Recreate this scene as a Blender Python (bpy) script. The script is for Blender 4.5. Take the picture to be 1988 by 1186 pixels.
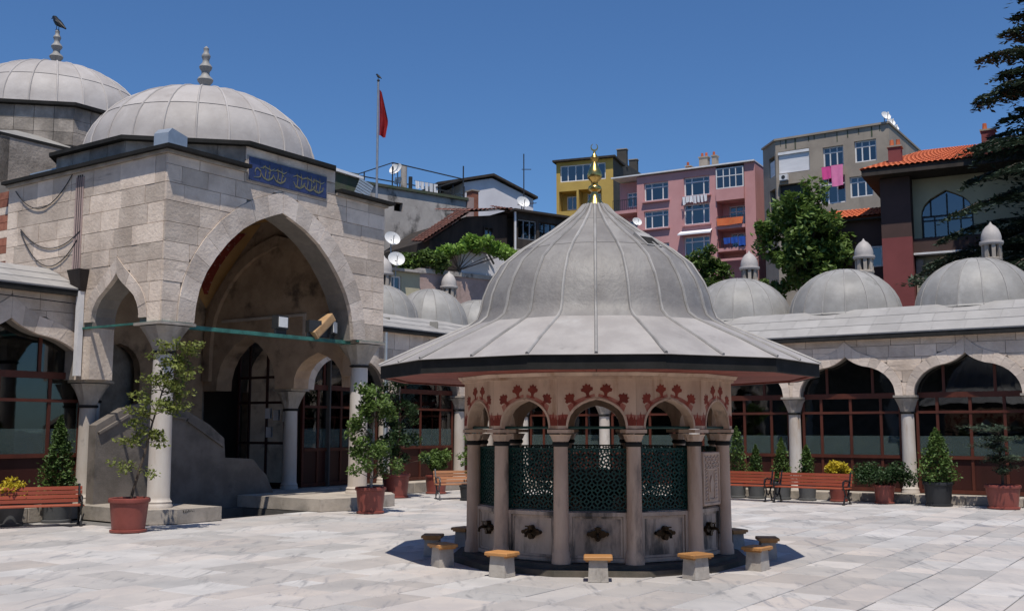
import bpy, bmesh, math, random
from mathutils import Vector, Matrix
PI = math.pi
for o in list(bpy.data.objects): bpy.data.objects.remove(o)
SC = bpy.context.scene
COL = SC.collection
RND = random.Random(11)

# ------------------------------------------------------------------ camera
CAM_H, FPX, HORIZON = 2.0, 2050.0, 832.0          # eye height, focal length and horizon of the photograph (1988 px wide)
PITCH = math.atan((HORIZON - 593) / FPX)
cd = bpy.data.cameras.new('camera'); cam = bpy.data.objects.new('camera', cd); COL.objects.link(cam)
cam.location = (0, 0, CAM_H); cam.rotation_euler = (PI/2 + PITCH, 0, 0)
cd.sensor_width = 36; cd.lens = 36 * FPX / 1988; cd.clip_start = .1; cd.clip_end = 4000
SC.camera = cam
# ------------------------------------------------------------------ sky, sun, exposure
SUN_AZ = math.atan2(.0, -1); SUN_EL = math.radians(67)
W = bpy.data.worlds.new('World'); SC.world = W; W.use_nodes = True
nt = W.node_tree; bg = nt.nodes['Background']; sk = nt.nodes.new('ShaderNodeTexSky')
sk.sky_type = 'NISHITA'; sk.sun_disc = False; sk.sun_elevation = SUN_EL; sk.sun_rotation = SUN_AZ
sk.altitude = 100; sk.air_density = 1.0; sk.dust_density = .3; sk.ozone_density = 2.2
tint = nt.nodes.new('ShaderNodeMix'); tint.data_type = 'RGBA'; tint.blend_type = 'MULTIPLY'; tint.inputs[0].default_value = 1; tint.inputs[7].default_value = (.70, 1.04, 1.42, 1)   # the deep blue of a dry summer noon
nt.links.new(sk.outputs[0], tint.inputs[6]); nt.links.new(tint.outputs[2], bg.inputs[0]); bg.inputs[1].default_value = .075
sl = bpy.data.lights.new('sun', 'SUN'); sl.energy = 4.6; sl.angle = math.radians(.53); sl.color = (1, .925, .82)
so = bpy.data.objects.new('sun', sl); COL.objects.link(so)
ts = Vector((math.sin(SUN_AZ)*math.cos(SUN_EL), math.cos(SUN_AZ)*math.cos(SUN_EL), math.sin(SUN_EL)))
so.rotation_euler = ts.to_track_quat('Z', 'Y').to_euler(); so.location = (0, 0, 40)
vs = SC.view_settings; vs.view_transform = 'Standard'; vs.look = 'None'; vs.gamma = 1; vs.use_curve_mapping = False; vs.exposure = 0

# ------------------------------------------------------------------ materials
MATS = {}
def mat(name, c1, c2=None, rough=.8, sc=2., bump=0., bsc=30., metal=0., rand=.1, stain=None, spec=.3, world=False, stretch=(1,1,1), detail=6, vein=None, tone=False):
    """procedural surface: two-tone noise, optional stains (colour, coverage, scale, stretch), fine bump, per-object value shift"""
    m = bpy.data.materials.new(name); m.use_nodes = True; MATS[name] = m
    n, l = m.node_tree.nodes, m.node_tree.links
    b = n['Principled BSDF']; b.inputs['Roughness'].default_value = rough; b.inputs['Metallic'].default_value = metal
    b.inputs['Specular IOR Level'].default_value = spec
    oi = n.new('ShaderNodeObjectInfo')
    if world:
        vec = n.new('ShaderNodeNewGeometry').outputs['Position']
    else:
        tc = n.new('ShaderNodeTexCoord'); ad = n.new('ShaderNodeVectorMath'); ad.operation = 'ADD'
        mu = n.new('ShaderNodeMath'); mu.operation = 'MULTIPLY'; mu.inputs[1].default_value = 83.
        l.new(oi.outputs['Random'], mu.inputs[0]); l.new(tc.outputs['Object'], ad.inputs[0]); l.new(mu.outputs[0], ad.inputs[1])
        vec = ad.outputs[0]
    def noise(scale, st=(1,1,1), det=detail, dist=0.):
        mp = n.new('ShaderNodeMapping'); mp.inputs['Scale'].default_value = [scale*q for q in st]; l.new(vec, mp.inputs[0])
        t = n.new('ShaderNodeTexNoise'); t.inputs['Scale'].default_value = 1; t.inputs['Detail'].default_value = det
        t.inputs['Roughness'].default_value = .62; t.inputs['Distortion'].default_value = dist
        l.new(mp.outputs[0], t.inputs['Vector']); return t.outputs[0]
    def ramp(src, a, bb):
        r = n.new('ShaderNodeMapRange'); r.inputs[1].default_value = a; r.inputs[2].default_value = bb; r.interpolation_type = 'SMOOTHSTEP'
        l.new(src, r.inputs[0]); return r.outputs[0]
    def mix(f, a, bb):
        x = n.new('ShaderNodeMix'); x.data_type = 'RGBA'; l.new(f, x.inputs[0])
        for s_, q in ((6, a), (7, bb)):
            if isinstance(q, tuple): x.inputs[s_].default_value = (*q, 1)
            else: l.new(q, x.inputs[s_])
        return x.outputs[2]
    c2 = c2 or tuple(q*.8 for q in c1)
    colr = mix(ramp(noise(sc, stretch), .32, .68), c1, c2)
    if vein:
        vc, vs_, vst, a, bb = vein
        colr = mix(ramp(noise(vs_, vst, 8, 1.2), a, bb), colr, vc)
    if stain:
        for (s_c, cov, s_s, s_st) in (stain if isinstance(stain, list) else [stain]):
            colr = mix(ramp(noise(s_s, s_st, 8), .72-cov, .92-cov), colr, s_c)
    hs = n.new('ShaderNodeHueSaturation'); l.new(colr, hs.inputs['Color'])
    mr = n.new('ShaderNodeMapRange'); mr.inputs[3].default_value = 1-rand; mr.inputs[4].default_value = 1+rand
    if tone:
        at = n.new('ShaderNodeAttribute'); at.attribute_name = 'tone'; l.new(at.outputs['Fac'], mr.inputs[0])
        ms = n.new('ShaderNodeMapRange'); ms.inputs[3].default_value = .3; ms.inputs[4].default_value = 1.3
        fr = n.new('ShaderNodeMath'); fr.operation = 'FRACT'; m7 = n.new('ShaderNodeMath'); m7.operation = 'MULTIPLY'; m7.inputs[1].default_value = 7.3
        l.new(at.outputs['Fac'], m7.inputs[0]); l.new(m7.outputs[0], fr.inputs[0]); l.new(fr.outputs[0], ms.inputs[0]); l.new(ms.outputs[0], hs.inputs['Saturation'])
    else:
        l.new(oi.outputs['Random'], mr.inputs[0])
    l.new(mr.outputs[0], hs.inputs['Value'])
    l.new(hs.outputs[0], b.inputs['Base Color'])
    if bump:
        bp = n.new('ShaderNodeBump'); bp.inputs['Strength'].default_value = bump; bp.inputs['Distance'].default_value = .02
        l.new(noise(bsc, (1,1,1), 5), bp.inputs['Height']); l.new(bp.outputs[0], b.inputs['Normal'])
    return m
DARKST = (.10, .09, .08)
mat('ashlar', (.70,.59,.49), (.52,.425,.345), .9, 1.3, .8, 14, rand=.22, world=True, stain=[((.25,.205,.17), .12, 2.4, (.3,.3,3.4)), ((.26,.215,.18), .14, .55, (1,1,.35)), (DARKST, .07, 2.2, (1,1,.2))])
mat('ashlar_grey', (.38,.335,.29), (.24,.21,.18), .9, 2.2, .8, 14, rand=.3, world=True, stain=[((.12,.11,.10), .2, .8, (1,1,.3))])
mat('joint', (.24,.215,.19), None, .95, 4, .3, 60, rand=.02, world=True)
mat('voussoir', (.66,.57,.49), (.52,.435,.365), .9, 1.6, .8, 14, rand=.18, world=True, stain=[((.25,.205,.17), .12, 2.4, (.3,.3,3.4)), ((.25,.21,.18), .12, 1.2, (1,1,.5))])
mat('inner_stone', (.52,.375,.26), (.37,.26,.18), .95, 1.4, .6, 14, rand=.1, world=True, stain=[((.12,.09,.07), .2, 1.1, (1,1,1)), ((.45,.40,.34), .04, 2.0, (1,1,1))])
mat('marble_column', (.58,.545,.505), (.46,.40,.345), .6, 1.2, .15, 30, rand=.08, stretch=(1,1,.35), stain=[((.34,.23,.14), .13, 2.0, (1,1,.22)), ((.22,.20,.18), .1, 3.5, (1,1,.5))])
mat('paving', (.485,.452,.428), (.40,.38,.37), .62, 1.1, .15, 18, rand=.17, tone=True, world=True, vein=((.25,.25,.265), 1.15, (3.4,.7,1), .52, .74), stain=[((.50,.43,.385), .13, .45, (1,1,1))])
mat('paving_joint', (.17,.165,.16), None, .95, 5, .2, 40, rand=0, world=True)
mat('kerb_stone', (.42,.375,.325), (.29,.26,.225), .85, 1.8, .4, 22, rand=.12, world=True, stain=((.17,.15,.13), .18, 2, (1,1,.6)))
mat('stair_stone', (.20,.175,.155), (.13,.115,.10), .9, 1.6, .4, 22, rand=.1, world=True, stain=((.06,.055,.05), .16, 1.4, (1,1,.7)))
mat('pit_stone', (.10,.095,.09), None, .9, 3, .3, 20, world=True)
mat('lead', (.31,.305,.295), (.24,.235,.225), .55, 1.6, .35, 9, rand=.13, spec=.35, stain=[((.42,.415,.41), .1, 1.1, (1,1,.4)), ((.12,.12,.11), .14, 1.5, (1,1,.25))])
mat('lead_warm', (.43,.405,.39), (.345,.32,.305), .6, 1.1, .35, 8, rand=.09, spec=.3, stain=[((.53,.50,.485), .1, 1.1, (1,1,.4)), ((.20,.185,.175), .08, 1.5, (1,1,.25))])
mat('lead_fountain', (.25,.24,.23), (.18,.17,.165), .55, 1.5, .9, 6, rand=.10, spec=.35, stain=[((.37,.36,.35), .13, 1.3, (1,1,.35)), ((.11,.10,.095), .15, 1.7, (1,1,.2)), ((.13,.12,.115), .1, 5, (1,1,1))])
mat('lead_skirt', (.39,.37,.355), (.31,.29,.28), .55, 1.5, .4, 9, rand=.10, spec=.35, stain=[((.44,.43,.42), .1, 1.3, (1,1,.35)), ((.15,.14,.135), .1, 1.7, (1,1,.2))])  # lighter than the bell: its upward-facing light put into the colour, plus less dirt
mat('lead_roof', (.36,.35,.34), (.30,.29,.28), .55, 1.2, .35, 9, rand=.05, spec=.35, stain=[((.44,.435,.43), .1, 1.1, (1,1,.4)), ((.19,.185,.18), .09, 1.5, (1,1,1))])
mat('lead_under', (.07,.068,.065), None, .8, 3)  # shell under the sheets: shading below the laps put into its dark colour
mat('lead_roll', (.34,.33,.32), (.25,.24,.23), .55, 3, .2, 30, rand=.12)
mat('fascia', (.030,.029,.028), (.02,.02,.019), .85, 3, .1, 30, rand=.1, spec=.12)
mat('window_wood', (.10,.028,.017), (.068,.02,.013), .5, 3, .1, 50, rand=.12, stretch=(1,1,.2))
mat('panel_wood', (.046,.012,.009), (.032,.009,.007), .5, 2, .1, 40, rand=.1, stretch=(1,1,.15))
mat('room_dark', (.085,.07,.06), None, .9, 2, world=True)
mat('fountain_marble', (.64,.475,.355), (.46,.325,.24), .75, 2.2, .3, 20, rand=.06, stretch=(1,1,.3), stain=[((.34,.20,.12), .17, 3.2, (1,1,.12)), ((.15,.12,.10), .15, 2.6, (1,1,.3)), ((.72,.62,.50), .06, 4, (1,1,.2))])
mat('fountain_panel', (.54,.425,.335), (.37,.285,.225), .75, 2.0, .3, 20, rand=.06, stretch=(1,1,.3), stain=[((.075,.066,.058), .26, 2.4, (1,1,.3))])
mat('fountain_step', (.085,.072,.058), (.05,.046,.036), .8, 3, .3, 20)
mat('leaf_paint', (.27,.055,.035), (.19,.04,.03), .85, 7, rand=.15)
mat('wash_paint', (.33,.09,.065), (.42,.20,.15), .85, 5, rand=.1)
mat('green_iron', (.012,.055,.043), (.008,.035,.03), .45, 8, rand=.15)
mat('tie_green', (.055,.20,.165), (.03,.10,.085), .6, 4, .2, 40, stain=((.12,.07,.04), .1, 5, (1,1,1)))
mat('bronze', (.055,.035,.018), (.03,.02,.012), .4, 12, metal=.7)
mat('gold', (.72,.49,.16), (.60,.40,.12), .25, 6, metal=1., rand=.03)
mat('soffit_red', (.30,.085,.06), (.21,.055,.04), .75, 3, .1, 30, rand=.16, stain=((.42,.26,.2), .07, 4, (1,1,1)))
mat('stool_wood', (.46,.235,.085), (.34,.165,.06), .55, 6, .15, 30, rand=.22, stretch=(.3,2,1))
mat('stool_stone', (.44,.41,.37), (.33,.30,.27), .85, 4, .3, 30, rand=.1, stain=((.12,.11,.1), .15, 3, (1,1,.5)))
mat('bench_wood', (.30,.068,.03), (.235,.05,.022), .4, 4, .1, 30, rand=.16, stretch=(.2,2,2), spec=.45)
mat('bench_pale_wood', (.42,.20,.10), (.30,.13,.06), .6, 4, .1, 30, rand=.2, stretch=(.2,2,2))
mat('black_iron', (.012,.012,.013), None, .4, 5, spec=.5)
mat('grey_iron', (.16,.16,.165), None, .5, 5, metal=.4)
mat('pot_red', (.235,.062,.048), (.185,.048,.038), .45, 3, .05, 20, rand=.1, spec=.4, stain=((.42,.22,.16), .05, 4, (1,1,1)))
mat('pot_black', (.022,.024,.027), None, .5, 4, spec=.4, rand=.2)
mat('pot_grey', (.11,.115,.12), None, .6, 4, rand=.15)
mat('soil', (.05,.036,.024), None, .95, 30, .6, 60)
def leafmat(name, a, b, tr=.25):
    m = mat(name, a, b, .55, 1.7, rand=.12, spec=.35)
    n, l = m.node_tree.nodes, m.node_tree.links
    p = n['Principled BSDF']; t = n.new('ShaderNodeBsdfTranslucent'); x = n.new('ShaderNodeMixShader'); x.inputs[0].default_value = tr
    src = p.inputs['Base Color'].links[0].from_socket; l.new(src, t.inputs[0])
    l.new(p.outputs[0], x.inputs[1]); l.new(t.outputs[0], x.inputs[2]); l.new(x.outputs[0], n['Material Output'].inputs[0])
leafmat('leaf_mid', (.13,.205,.045), (.07,.12,.028)); leafmat('leaf_dark', (.035,.07,.02), (.018,.042,.014)); leafmat('leaf_bright', (.12,.21,.035), (.07,.14,.02))
leafmat('leaf_olive', (.20,.23,.05), (.12,.15,.035)); leafmat('leaf_yellow', (.62,.47,.03), (.40,.34,.03)); leafmat('leaf_cedar', (.055,.082,.05), (.026,.045,.03), .15)
leafmat('leaf_thuja', (.085,.145,.03), (.04,.08,.02), .15); leafmat('leaf_fresh', (.24,.38,.07), (.14,.25,.045))
mat('bark', (.11,.085,.065), (.065,.05,.04), .9, 6, .6, 30, stretch=(1,1,.2))
mat('bark_pale', (.34,.31,.28), (.2,.18,.16), .9, 6, .4, 30, stretch=(1,1,.3))
mat('plaster_pink', (.58,.305,.30), (.52,.265,.26), .9, .8, .15, 20, rand=.03, world=True, stain=((.42,.19,.19), .1, .6, (1,1,.3)))
mat('plaster_yellow', (.50,.345,.095), (.43,.29,.08), .9, .8, .15, 20, rand=.03, world=True, stain=((.34,.23,.06), .08, .8, (1,1,.3)))
mat('plaster_grey', (.36,.31,.255), (.28,.24,.20), .9, .7, .25, 20, rand=.03, world=True, stain=[((.12,.105,.09), .12, .7, (1,1,.18))])
mat('plaster_white', (.66,.65,.68), (.56,.55,.58), .9, .6, .1, 20, rand=.04, world=True, stain=((.38,.37,.39), .08, .9, (1,1,.3)))
mat('plaster_beige', (.52,.48,.33), (.44,.40,.28), .9, .6, rand=.05, world=True)
mat('plaster_old', (.47,.435,.40), (.36,.33,.305), .95, 1.1, .5, 12, rand=.04, world=True, stain=[((.06,.056,.052), .24, 1.1, (1,1,.6)), ((.5,.47,.44), .05, .9, (1,1,1))])
mat('plaster_oldpink', (.45,.33,.30), (.33,.245,.22), .95, 1.4, .4, 12, world=True, stain=[((.09,.08,.075), .14, .9, (1,1,.5))])
mat('plaster_maroon', (.22,.062,.062), (.18,.05,.05), .85, .7, .1, 20, rand=.02, world=True)
mat('plaster_brown', (.085,.050,.045), (.065,.04,.036), .85, .7, rand=.02, world=True)
mat('plaster_dark', (.085,.078,.068), (.06,.055,.05), .95, .9, .3, 12, world=True)
mat('brick', (.34,.14,.09), (.24,.09,.06), .9, 5, .3, 30, rand=.2)
mat('roof_tile', (.56,.155,.065), (.40,.10,.045), .8, 2.2, .2, 20, rand=.2, stain=((.62,.33,.20), .1, 3, (1,1,1)))
mat('roof_tile_old', (.20,.085,.062), (.11,.055,.045), .85, 2.2, .3, 20, rand=.2)
mat('timber_dark', (.050,.040,.034), (.03,.025,.022), .85, 3, .2, 20, rand=.15, stretch=(1,1,.2))
mat('moss_edge', (.06,.085,.05), (.09,.09,.07), .95, 3, .3, 20)
mat('white_paint', (.72,.72,.73), (.64,.64,.65), .5, 3, rand=.05)
mat('dish_white', (.78,.78,.77), (.7,.7,.69), .4, 3, rand=.05)
mat('steel', (.33,.34,.36), None, .45, 4, metal=.5)
mat('zinc', (.42,.46,.50), (.34,.38,.42), .4, 4, metal=.4)
mat('dark_metal', (.035,.037,.04), None, .5, 4)
mat('cable', (.02,.02,.022), None, .6, 4)
mat('blue_tile', (.04,.052,.145), (.028,.037,.10), .35, 5, rand=.12, spec=.5)
mat('calligraphy', (.12,.14,.10), (.19,.165,.09), .5, 9)
mat('flag_red', (.26,.012,.016), (.21,.01,.014), .75, 3)
mat('cloth_white', (.74,.74,.77), (.66,.66,.70), .9, 5, rand=.1)
mat('cloth_pink', (.80,.10,.34), (.72,.08,.29), .9, 3, rand=.1)
mat('cloth_pale_pink', (.80,.25,.45), (.74,.2,.40), .9, 3, rand=.1)
mat('cloth_blue', (.022,.09,.42), (.018,.07,.34), .85, 3, rand=.1)
mat('cloth_orange', (.62,.11,.045), (.60,.2,.07), .9, 14, rand=.1)
mat('blind_white', (.68,.68,.70), (.6,.6,.62), .7, 2, stretch=(.4,1,3))
mat('ochre', (.62,.36,.15), (.52,.30,.12), .9, 2, world=True)
mat('pend_red', (.34,.06,.04), (.25,.045,.03), .9, 3, stain=[((.75,.6,.52), .17, 8, (1,1,1)), ((.03,.035,.045), .1, 2.2, (1,1,1))])
mat('crow_black', (.008,.008,.009), None, .45, 9)
mat('pale_wood', (.46,.30,.16), (.36,.22,.11), .7, 4, stretch=(1,.3,1))
mat('lamp_glass', (.75,.75,.73), None, .25, 4)
mat('stencil_ink', (.05,.05,.045), None, .9, 9)
mat('earth', (.13,.12,.085), (.08,.09,.05), .95, .3, .4, 3, world=True)
mat('asphalt', (.055,.055,.056), (.045,.045,.046), .9, .6, .3, 20, world=True)
mat('tank_grey', (.30,.31,.32), None, .6, 3)
def glassmat(name, tint, base=.0, rough=.02):
    m = bpy.data.materials.new(name); m.use_nodes = True; MATS[name] = m
    n, l = m.node_tree.nodes, m.node_tree.links; n.remove(n['Principled BSDF'])
    tr = n.new('ShaderNodeBsdfTransparent'); tr.inputs[0].default_value = (*tint, 1)
    gl = n.new('ShaderNodeBsdfGlossy'); gl.inputs['Roughness'].default_value = rough; gl.inputs[0].default_value = (.9,.93,.95,1)
    # old float glass is never flat: a slow wave bends what it mirrors
    tc = n.new('ShaderNodeTexCoord'); nz = n.new('ShaderNodeTexNoise'); nz.inputs['Scale'].default_value = 1.3; bp = n.new('ShaderNodeBump')
    bp.inputs['Strength'].default_value = .06; bp.inputs['Distance'].default_value = .05
    l.new(tc.outputs['Object'], nz.inputs[0]); l.new(nz.outputs[0], bp.inputs['Height']); l.new(bp.outputs[0], gl.inputs['Normal'])
    fr = n.new('ShaderNodeFresnel'); fr.inputs[0].default_value = 1.55
    ad = n.new('ShaderNodeMath'); ad.inputs[1].default_value = base; l.new(fr.outputs[0], ad.inputs[0])
    x = n.new('ShaderNodeMixShader'); l.new(ad.outputs[0], x.inputs[0]); l.new(tr.outputs[0], x.inputs[1]); l.new(gl.outputs[0], x.inputs[2])
    l.new(x.outputs[0], n['Material Output'].inputs[0])
glassmat('glass', (.45,.47,.47), .03)
glassmat('glass_far', (.30,.33,.38), .10)
def frostmat():
    m = mat('frosted', (.30,.42,.40), (.26,.37,.355), .5, 2, rand=.05)
    n, l = m.node_tree.nodes, m.node_tree.links; p = n['Principled BSDF']
    tr = n.new('ShaderNodeBsdfTransparent'); x = n.new('ShaderNodeMixShader'); x.inputs[0].default_value = .10
    l.new(tr.outputs[0], x.inputs[1]); l.new(p.outputs[0], x.inputs[2]); l.new(x.outputs[0], n['Material Output'].inputs[0])
frostmat()

# ------------------------------------------------------------------ mesh helpers
class MB:
    def __init__(s): s.v = []; s.f = []; s.x = None; s.tone = None
    def add(s, vs, fs):
        k = len(s.v)
        s.v += [tuple(s.x @ Vector(p)) for p in vs] if s.x else [tuple(p) for p in vs]
        s.f += [tuple(i+k for i in f) for f in fs]; return s
    def box(s, x0, x1, y0, y1, z0, z1):
        return s.add([(x0,y0,z0),(x1,y0,z0),(x1,y1,z0),(x0,y1,z0),(x0,y0,z1),(x1,y0,z1),(x1,y1,z1),(x0,y1,z1)],
                     [(0,3,2,1),(4,5,6,7),(0,1,5,4),(1,2,6,5),(2,3,7,6),(3,0,4,7)])
    def cbox(s, x0, x1, y0, y1, z0, z1, c=.012):
        """box with chamfered upright and top edges"""
        P = [(x0+c,y0),(x1-c,y0),(x1,y0+c),(x1,y1-c),(x1-c,y1),(x0+c,y1),(x0,y1-c),(x0,y0+c)]
        cx, cy = (x0+x1)/2, (y0+y1)/2
        def sh(p): return (p[0]+(c if p[0]<cx else -c), p[1]+(c if p[1]<cy else -c))
        vs = [(*p, z0) for p in P]+[(*p, z1-c) for p in P]+[(*sh(p), z1) for p in P]
        f = [tuple(range(7,-1,-1)), tuple(range(16,24))]
        for r in (0, 8):
            for i in range(8): j = (i+1) % 8; f.append((r+i, r+j, r+8+j, r+8+i))
        return s.add(vs, f)
    def prism(s, poly, y0, y1):
        """polygon in x,z pushed from y0 to y1"""
        a = sum(poly[i][0]*poly[(i+1) % len(poly)][1]-poly[(i+1) % len(poly)][0]*poly[i][1] for i in range(len(poly)))
        if a < 0: poly = poly[::-1]
        n = len(poly); vs = [(p[0], y0, p[1]) for p in poly]+[(p[0], y1, p[1]) for p in poly]
        return s.add(vs, [tuple(range(n)), tuple(range(2*n-1, n-1, -1))]+[(i, i+n, (i+1) % n+n, (i+1) % n) for i in range(n)])
    def hprism(s, poly, z0, z1, top=None):
        a = sum(poly[i][0]*poly[(i+1) % len(poly)][1]-poly[(i+1) % len(poly)][0]*poly[i][1] for i in range(len(poly)))
        if a < 0: poly = poly[::-1]; top = top[::-1] if top else None
        top = top or poly
        n = len(poly); vs = [(*p, z0) for p in poly]+[(*p, z1) for p in top]
        return s.add(vs, [tuple(range(n-1, -1, -1)), tuple(range(n, 2*n))]+[(i, (i+1) % n, (i+1) % n+n, i+n) for i in range(n)])
    def lathe(s, prof, n=20, loc=(0,0,0), caps=True, ang0=0.):
        k = len(prof); vs = []
        for r, z in prof: vs += [(loc[0]+r*math.cos(ang0+2*PI*i/n), loc[1]+r*math.sin(ang0+2*PI*i/n), loc[2]+z) for i in range(n)]
        f = [(j*n+i, j*n+(i+1) % n, (j+1)*n+(i+1) % n, (j+1)*n+i) for j in range(k-1) for i in range(n)]
        if caps: f += [tuple(range(n-1, -1, -1)), tuple(range((k-1)*n, k*n))]
        return s.add(vs, f)
    def tube(s, pts, r, n=8, r1=None, flat=None):
        pts = [Vector(p) for p in pts]; k = len(pts); vs = []; up = Vector((0, 0, 1))
        for i, p in enumerate(pts):
            d = (pts[min(i+1, k-1)]-pts[max(i-1, 0)]).normalized()
            a = d.cross(up if abs(d.z) < .95 else Vector((1, 0, 0))).normalized(); b = a.cross(d)
            rr = r if r1 is None else r+(r1-r)*i/(k-1)
            if isinstance(r, (list, tuple)): rr = r[i]
            for j in range(n):
                t = 2*PI*j/n; vs.append(p+a*(rr*math.cos(t))+b*(rr*math.sin(t)*(flat or 1)))
        f = [(j*n+i, (j+1)*n+i, (j+1)*n+(i+1) % n, j*n+(i+1) % n) for j in range(k-1) for i in range(n)]
        f += [tuple(range(n)), tuple(range(k*n-1, (k-1)*n-1, -1))]
        return s.add(vs, f)
    def bar(s, p, q, w, h=None):
        """square bar from p to q"""
        h = h or w; p, q = Vector(p), Vector(q); d = (q-p).normalized()
        a = d.cross(Vector((0,0,1)) if abs(d.z) < .95 else Vector((0,1,0))).normalized()*w/2; b = a.normalized().cross(d)*h/2
        vs = [e+i*a+j*b for e in (p, q) for i, j in ((-1,-1),(1,-1),(1,1),(-1,1))]
        return s.add(vs, [(0,1,2,3),(7,6,5,4),(0,4,5,1),(1,5,6,2),(2,6,7,3),(3,7,4,0)])
    def mesh(s, name, material, smooth=False):
        me = bpy.data.meshes.new(name); me.from_pydata(s.v, [], s.f)
        if material: me.materials.append(MATS[material])
        if smooth:
            me.polygons.foreach_set('use_smooth', [True]*len(me.polygons))
            try: me.set_sharp_from_angle(angle=math.radians(smooth if smooth > 1 else 40))
            except Exception: pass
        return me
    def obj(s, name, material, parent=None, loc=(0,0,0), rz=0., smooth=False, kind=None):
        return place(name, s.mesh(name, material, smooth), parent, loc, rz, kind)
def place(name, me, parent=None, loc=(0,0,0), rz=0., kind=None):
    o = bpy.data.objects.new(name, me); COL.objects.link(o); o.location = loc; o.rotation_euler = (0, 0, rz) if not isinstance(rz, tuple) else rz
    if parent: o.parent = parent
    if kind: o['kind'] = kind
    return o
def tag(o, label, cat, group=None):
    o['label'] = label; o['category'] = cat
    if group: o['group'] = group
    return o
def thing(name, label, cat, loc=(0,0,0), rz=0., group=None):
    o = bpy.data.objects.new(name, None); COL.objects.link(o); o.location = loc; o.rotation_euler = (0, 0, rz); o.empty_display_size = .3
    return tag(o, label, cat, group)
def site(px, py, Y):
    """point at distance Y in front of the eye on the sight line of a pixel (surveying helper for the far hillside)"""
    u, v = (px-994)/FPX, (593-py)/FPX; c, s_ = math.cos(PITCH), math.sin(PITCH)
    t = Y/(c-v*s_); return Vector((u*t, Y, CAM_H+(s_+v*c)*t))
def fit(prof, n):
    """resample a polyline to n+1 points evenly by length"""
    L = [0.]
    for a, b in zip(prof, prof[1:]): L.append(L[-1]+math.dist(a, b))
    out = []
    for i in range(n+1):
        t = L[-1]*i/n; k = 0
        while k < len(L)-2 and L[k+1] < t: k += 1
        u = (t-L[k])/max(1e-9, L[k+1]-L[k]); a, b = prof[k], prof[k+1]
        out.append((a[0]+(b[0]-a[0])*u, a[1]+(b[1]-a[1])*u))
    return out
def hw(prof, z):
    if z <= prof[0][1]: return prof[0][0]
    if z >= prof[-1][1]: return 0. if prof[-1][0] < 1e-6 else -1.
    for a, b in zip(prof, prof[1:]):
        if a[1] <= z <= b[1]: return a[0]+(b[0]-a[0])*(z-a[1])/max(1e-9, b[1]-a[1])
    return 0.
def facade(parent, name, x0, x1, zb, zt, th, ops, loc=(0,0,0), rz=0., course=.42, blen=.95, core=None, core_mat='joint', block_mat='ashlar', vmat='voussoir', nv=9, seed=1, proud=.0, blocks=True, drop=()):
    """a masonry wall in its own x,z plane facing -y: a core with arched openings, voussoirs round the arches and single ashlar blocks"""
    R = random.Random(seed); c0, c1 = core or (x0, x1)
    poly = [(c0, zt), (c0, zb)]
    for cx, inn, out in ops:
        w0 = inn[0][0]+.004; side = [(w0, zb)]+[(w+.004, z+.004) for w, z in inn if z > zb+.001]
        poly += [(cx-w, z) for w, z in side]+[(cx+w, z) for w, z in side[-2::-1]]
    poly += [(c1, zb), (c1, zt)]
    me = MB().prism(poly, .03, th); wall = me.obj(name, core_mat, parent, loc, rz)
    if not blocks: return wall
    for cx, inn, out in ops:
        I, O = fit(inn, nv*3), fit(out, nv*3)
        for sg in (-1, 1):
            for k in range(nv):
                a, b = k*3, k*3+3; g = .004
                P = [(cx+sg*max(p[0], .002 if k == nv-1 else 0), p[1]) for p in I[a:b+1]]+[(cx+sg*p[0], p[1]) for p in O[a:b+1][::-1]]
                mx, mz = sum(p[0] for p in P)/len(P), sum(p[1] for p in P)/len(P)
                P = [(mx+(p[0]-mx)*.985, mz+(p[1]-mz)*.985) for p in P]
                MB().prism(P, -.018-proud+R.uniform(-.004, .004), .10).obj('voussoir', vmat, wall)
    z = zb; row = 0
    while z < zt-.05:
        h = course*R.uniform(.88, 1.12)
        if zt-z-h < course*.5: h = zt-z
        cuts = [x0]; x = x0+blen*R.uniform(.35, .9)
        while x < x1-.25: cuts.append(x); x += blen*R.uniform(.65, 1.35)
        cuts.append(x1)
        for cx, inn, out in ops:
            if out[-1][1] > z: cuts = [q for q in cuts if abs(q-cx) > .2]+[cx]
        cuts = sorted(cuts)
        for a, b in zip(cuts, cuts[1:]):
            g = .006; lo, hi = z+g, z+h-g; L, Rr = [], []
            for i in range(7):
                zz = lo+(hi-lo)*i/6; l, r = a+g, b-g
                for cx, inn, out in ops:
                    w = hw(out, zz)
                    if w <= 0: continue
                    if cx <= a+1e-6: l = max(l, cx+w+g)
                    elif cx >= b-1e-6: r = min(r, cx-w-g)
                    elif cx-w < r and cx+w > l: l, r = 1, 0
                if r-l > .03: L.append((l, zz)); Rr.append((r, zz))
            if len(L) < 2 or L[-1][1]-L[0][1] < .04: continue
            if all(abs(p[0]-a-g) < 1e-6 for p in L): L = [L[0], L[-1]]
            if all(abs(p[0]-b+g) < 1e-6 for p in Rr): Rr = [Rr[0], Rr[-1]]
            if any(d0 < (L[0][0]+Rr[0][0])/2 < d1 and e0 < L[0][1] < e1 for d0, d1, e0, e1 in drop): continue
            MB().prism(L+Rr[::-1], -proud+R.uniform(-.005, .005), .06).obj('stone_block', block_mat, wall)
        z += h; row += 1
    return wall
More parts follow.
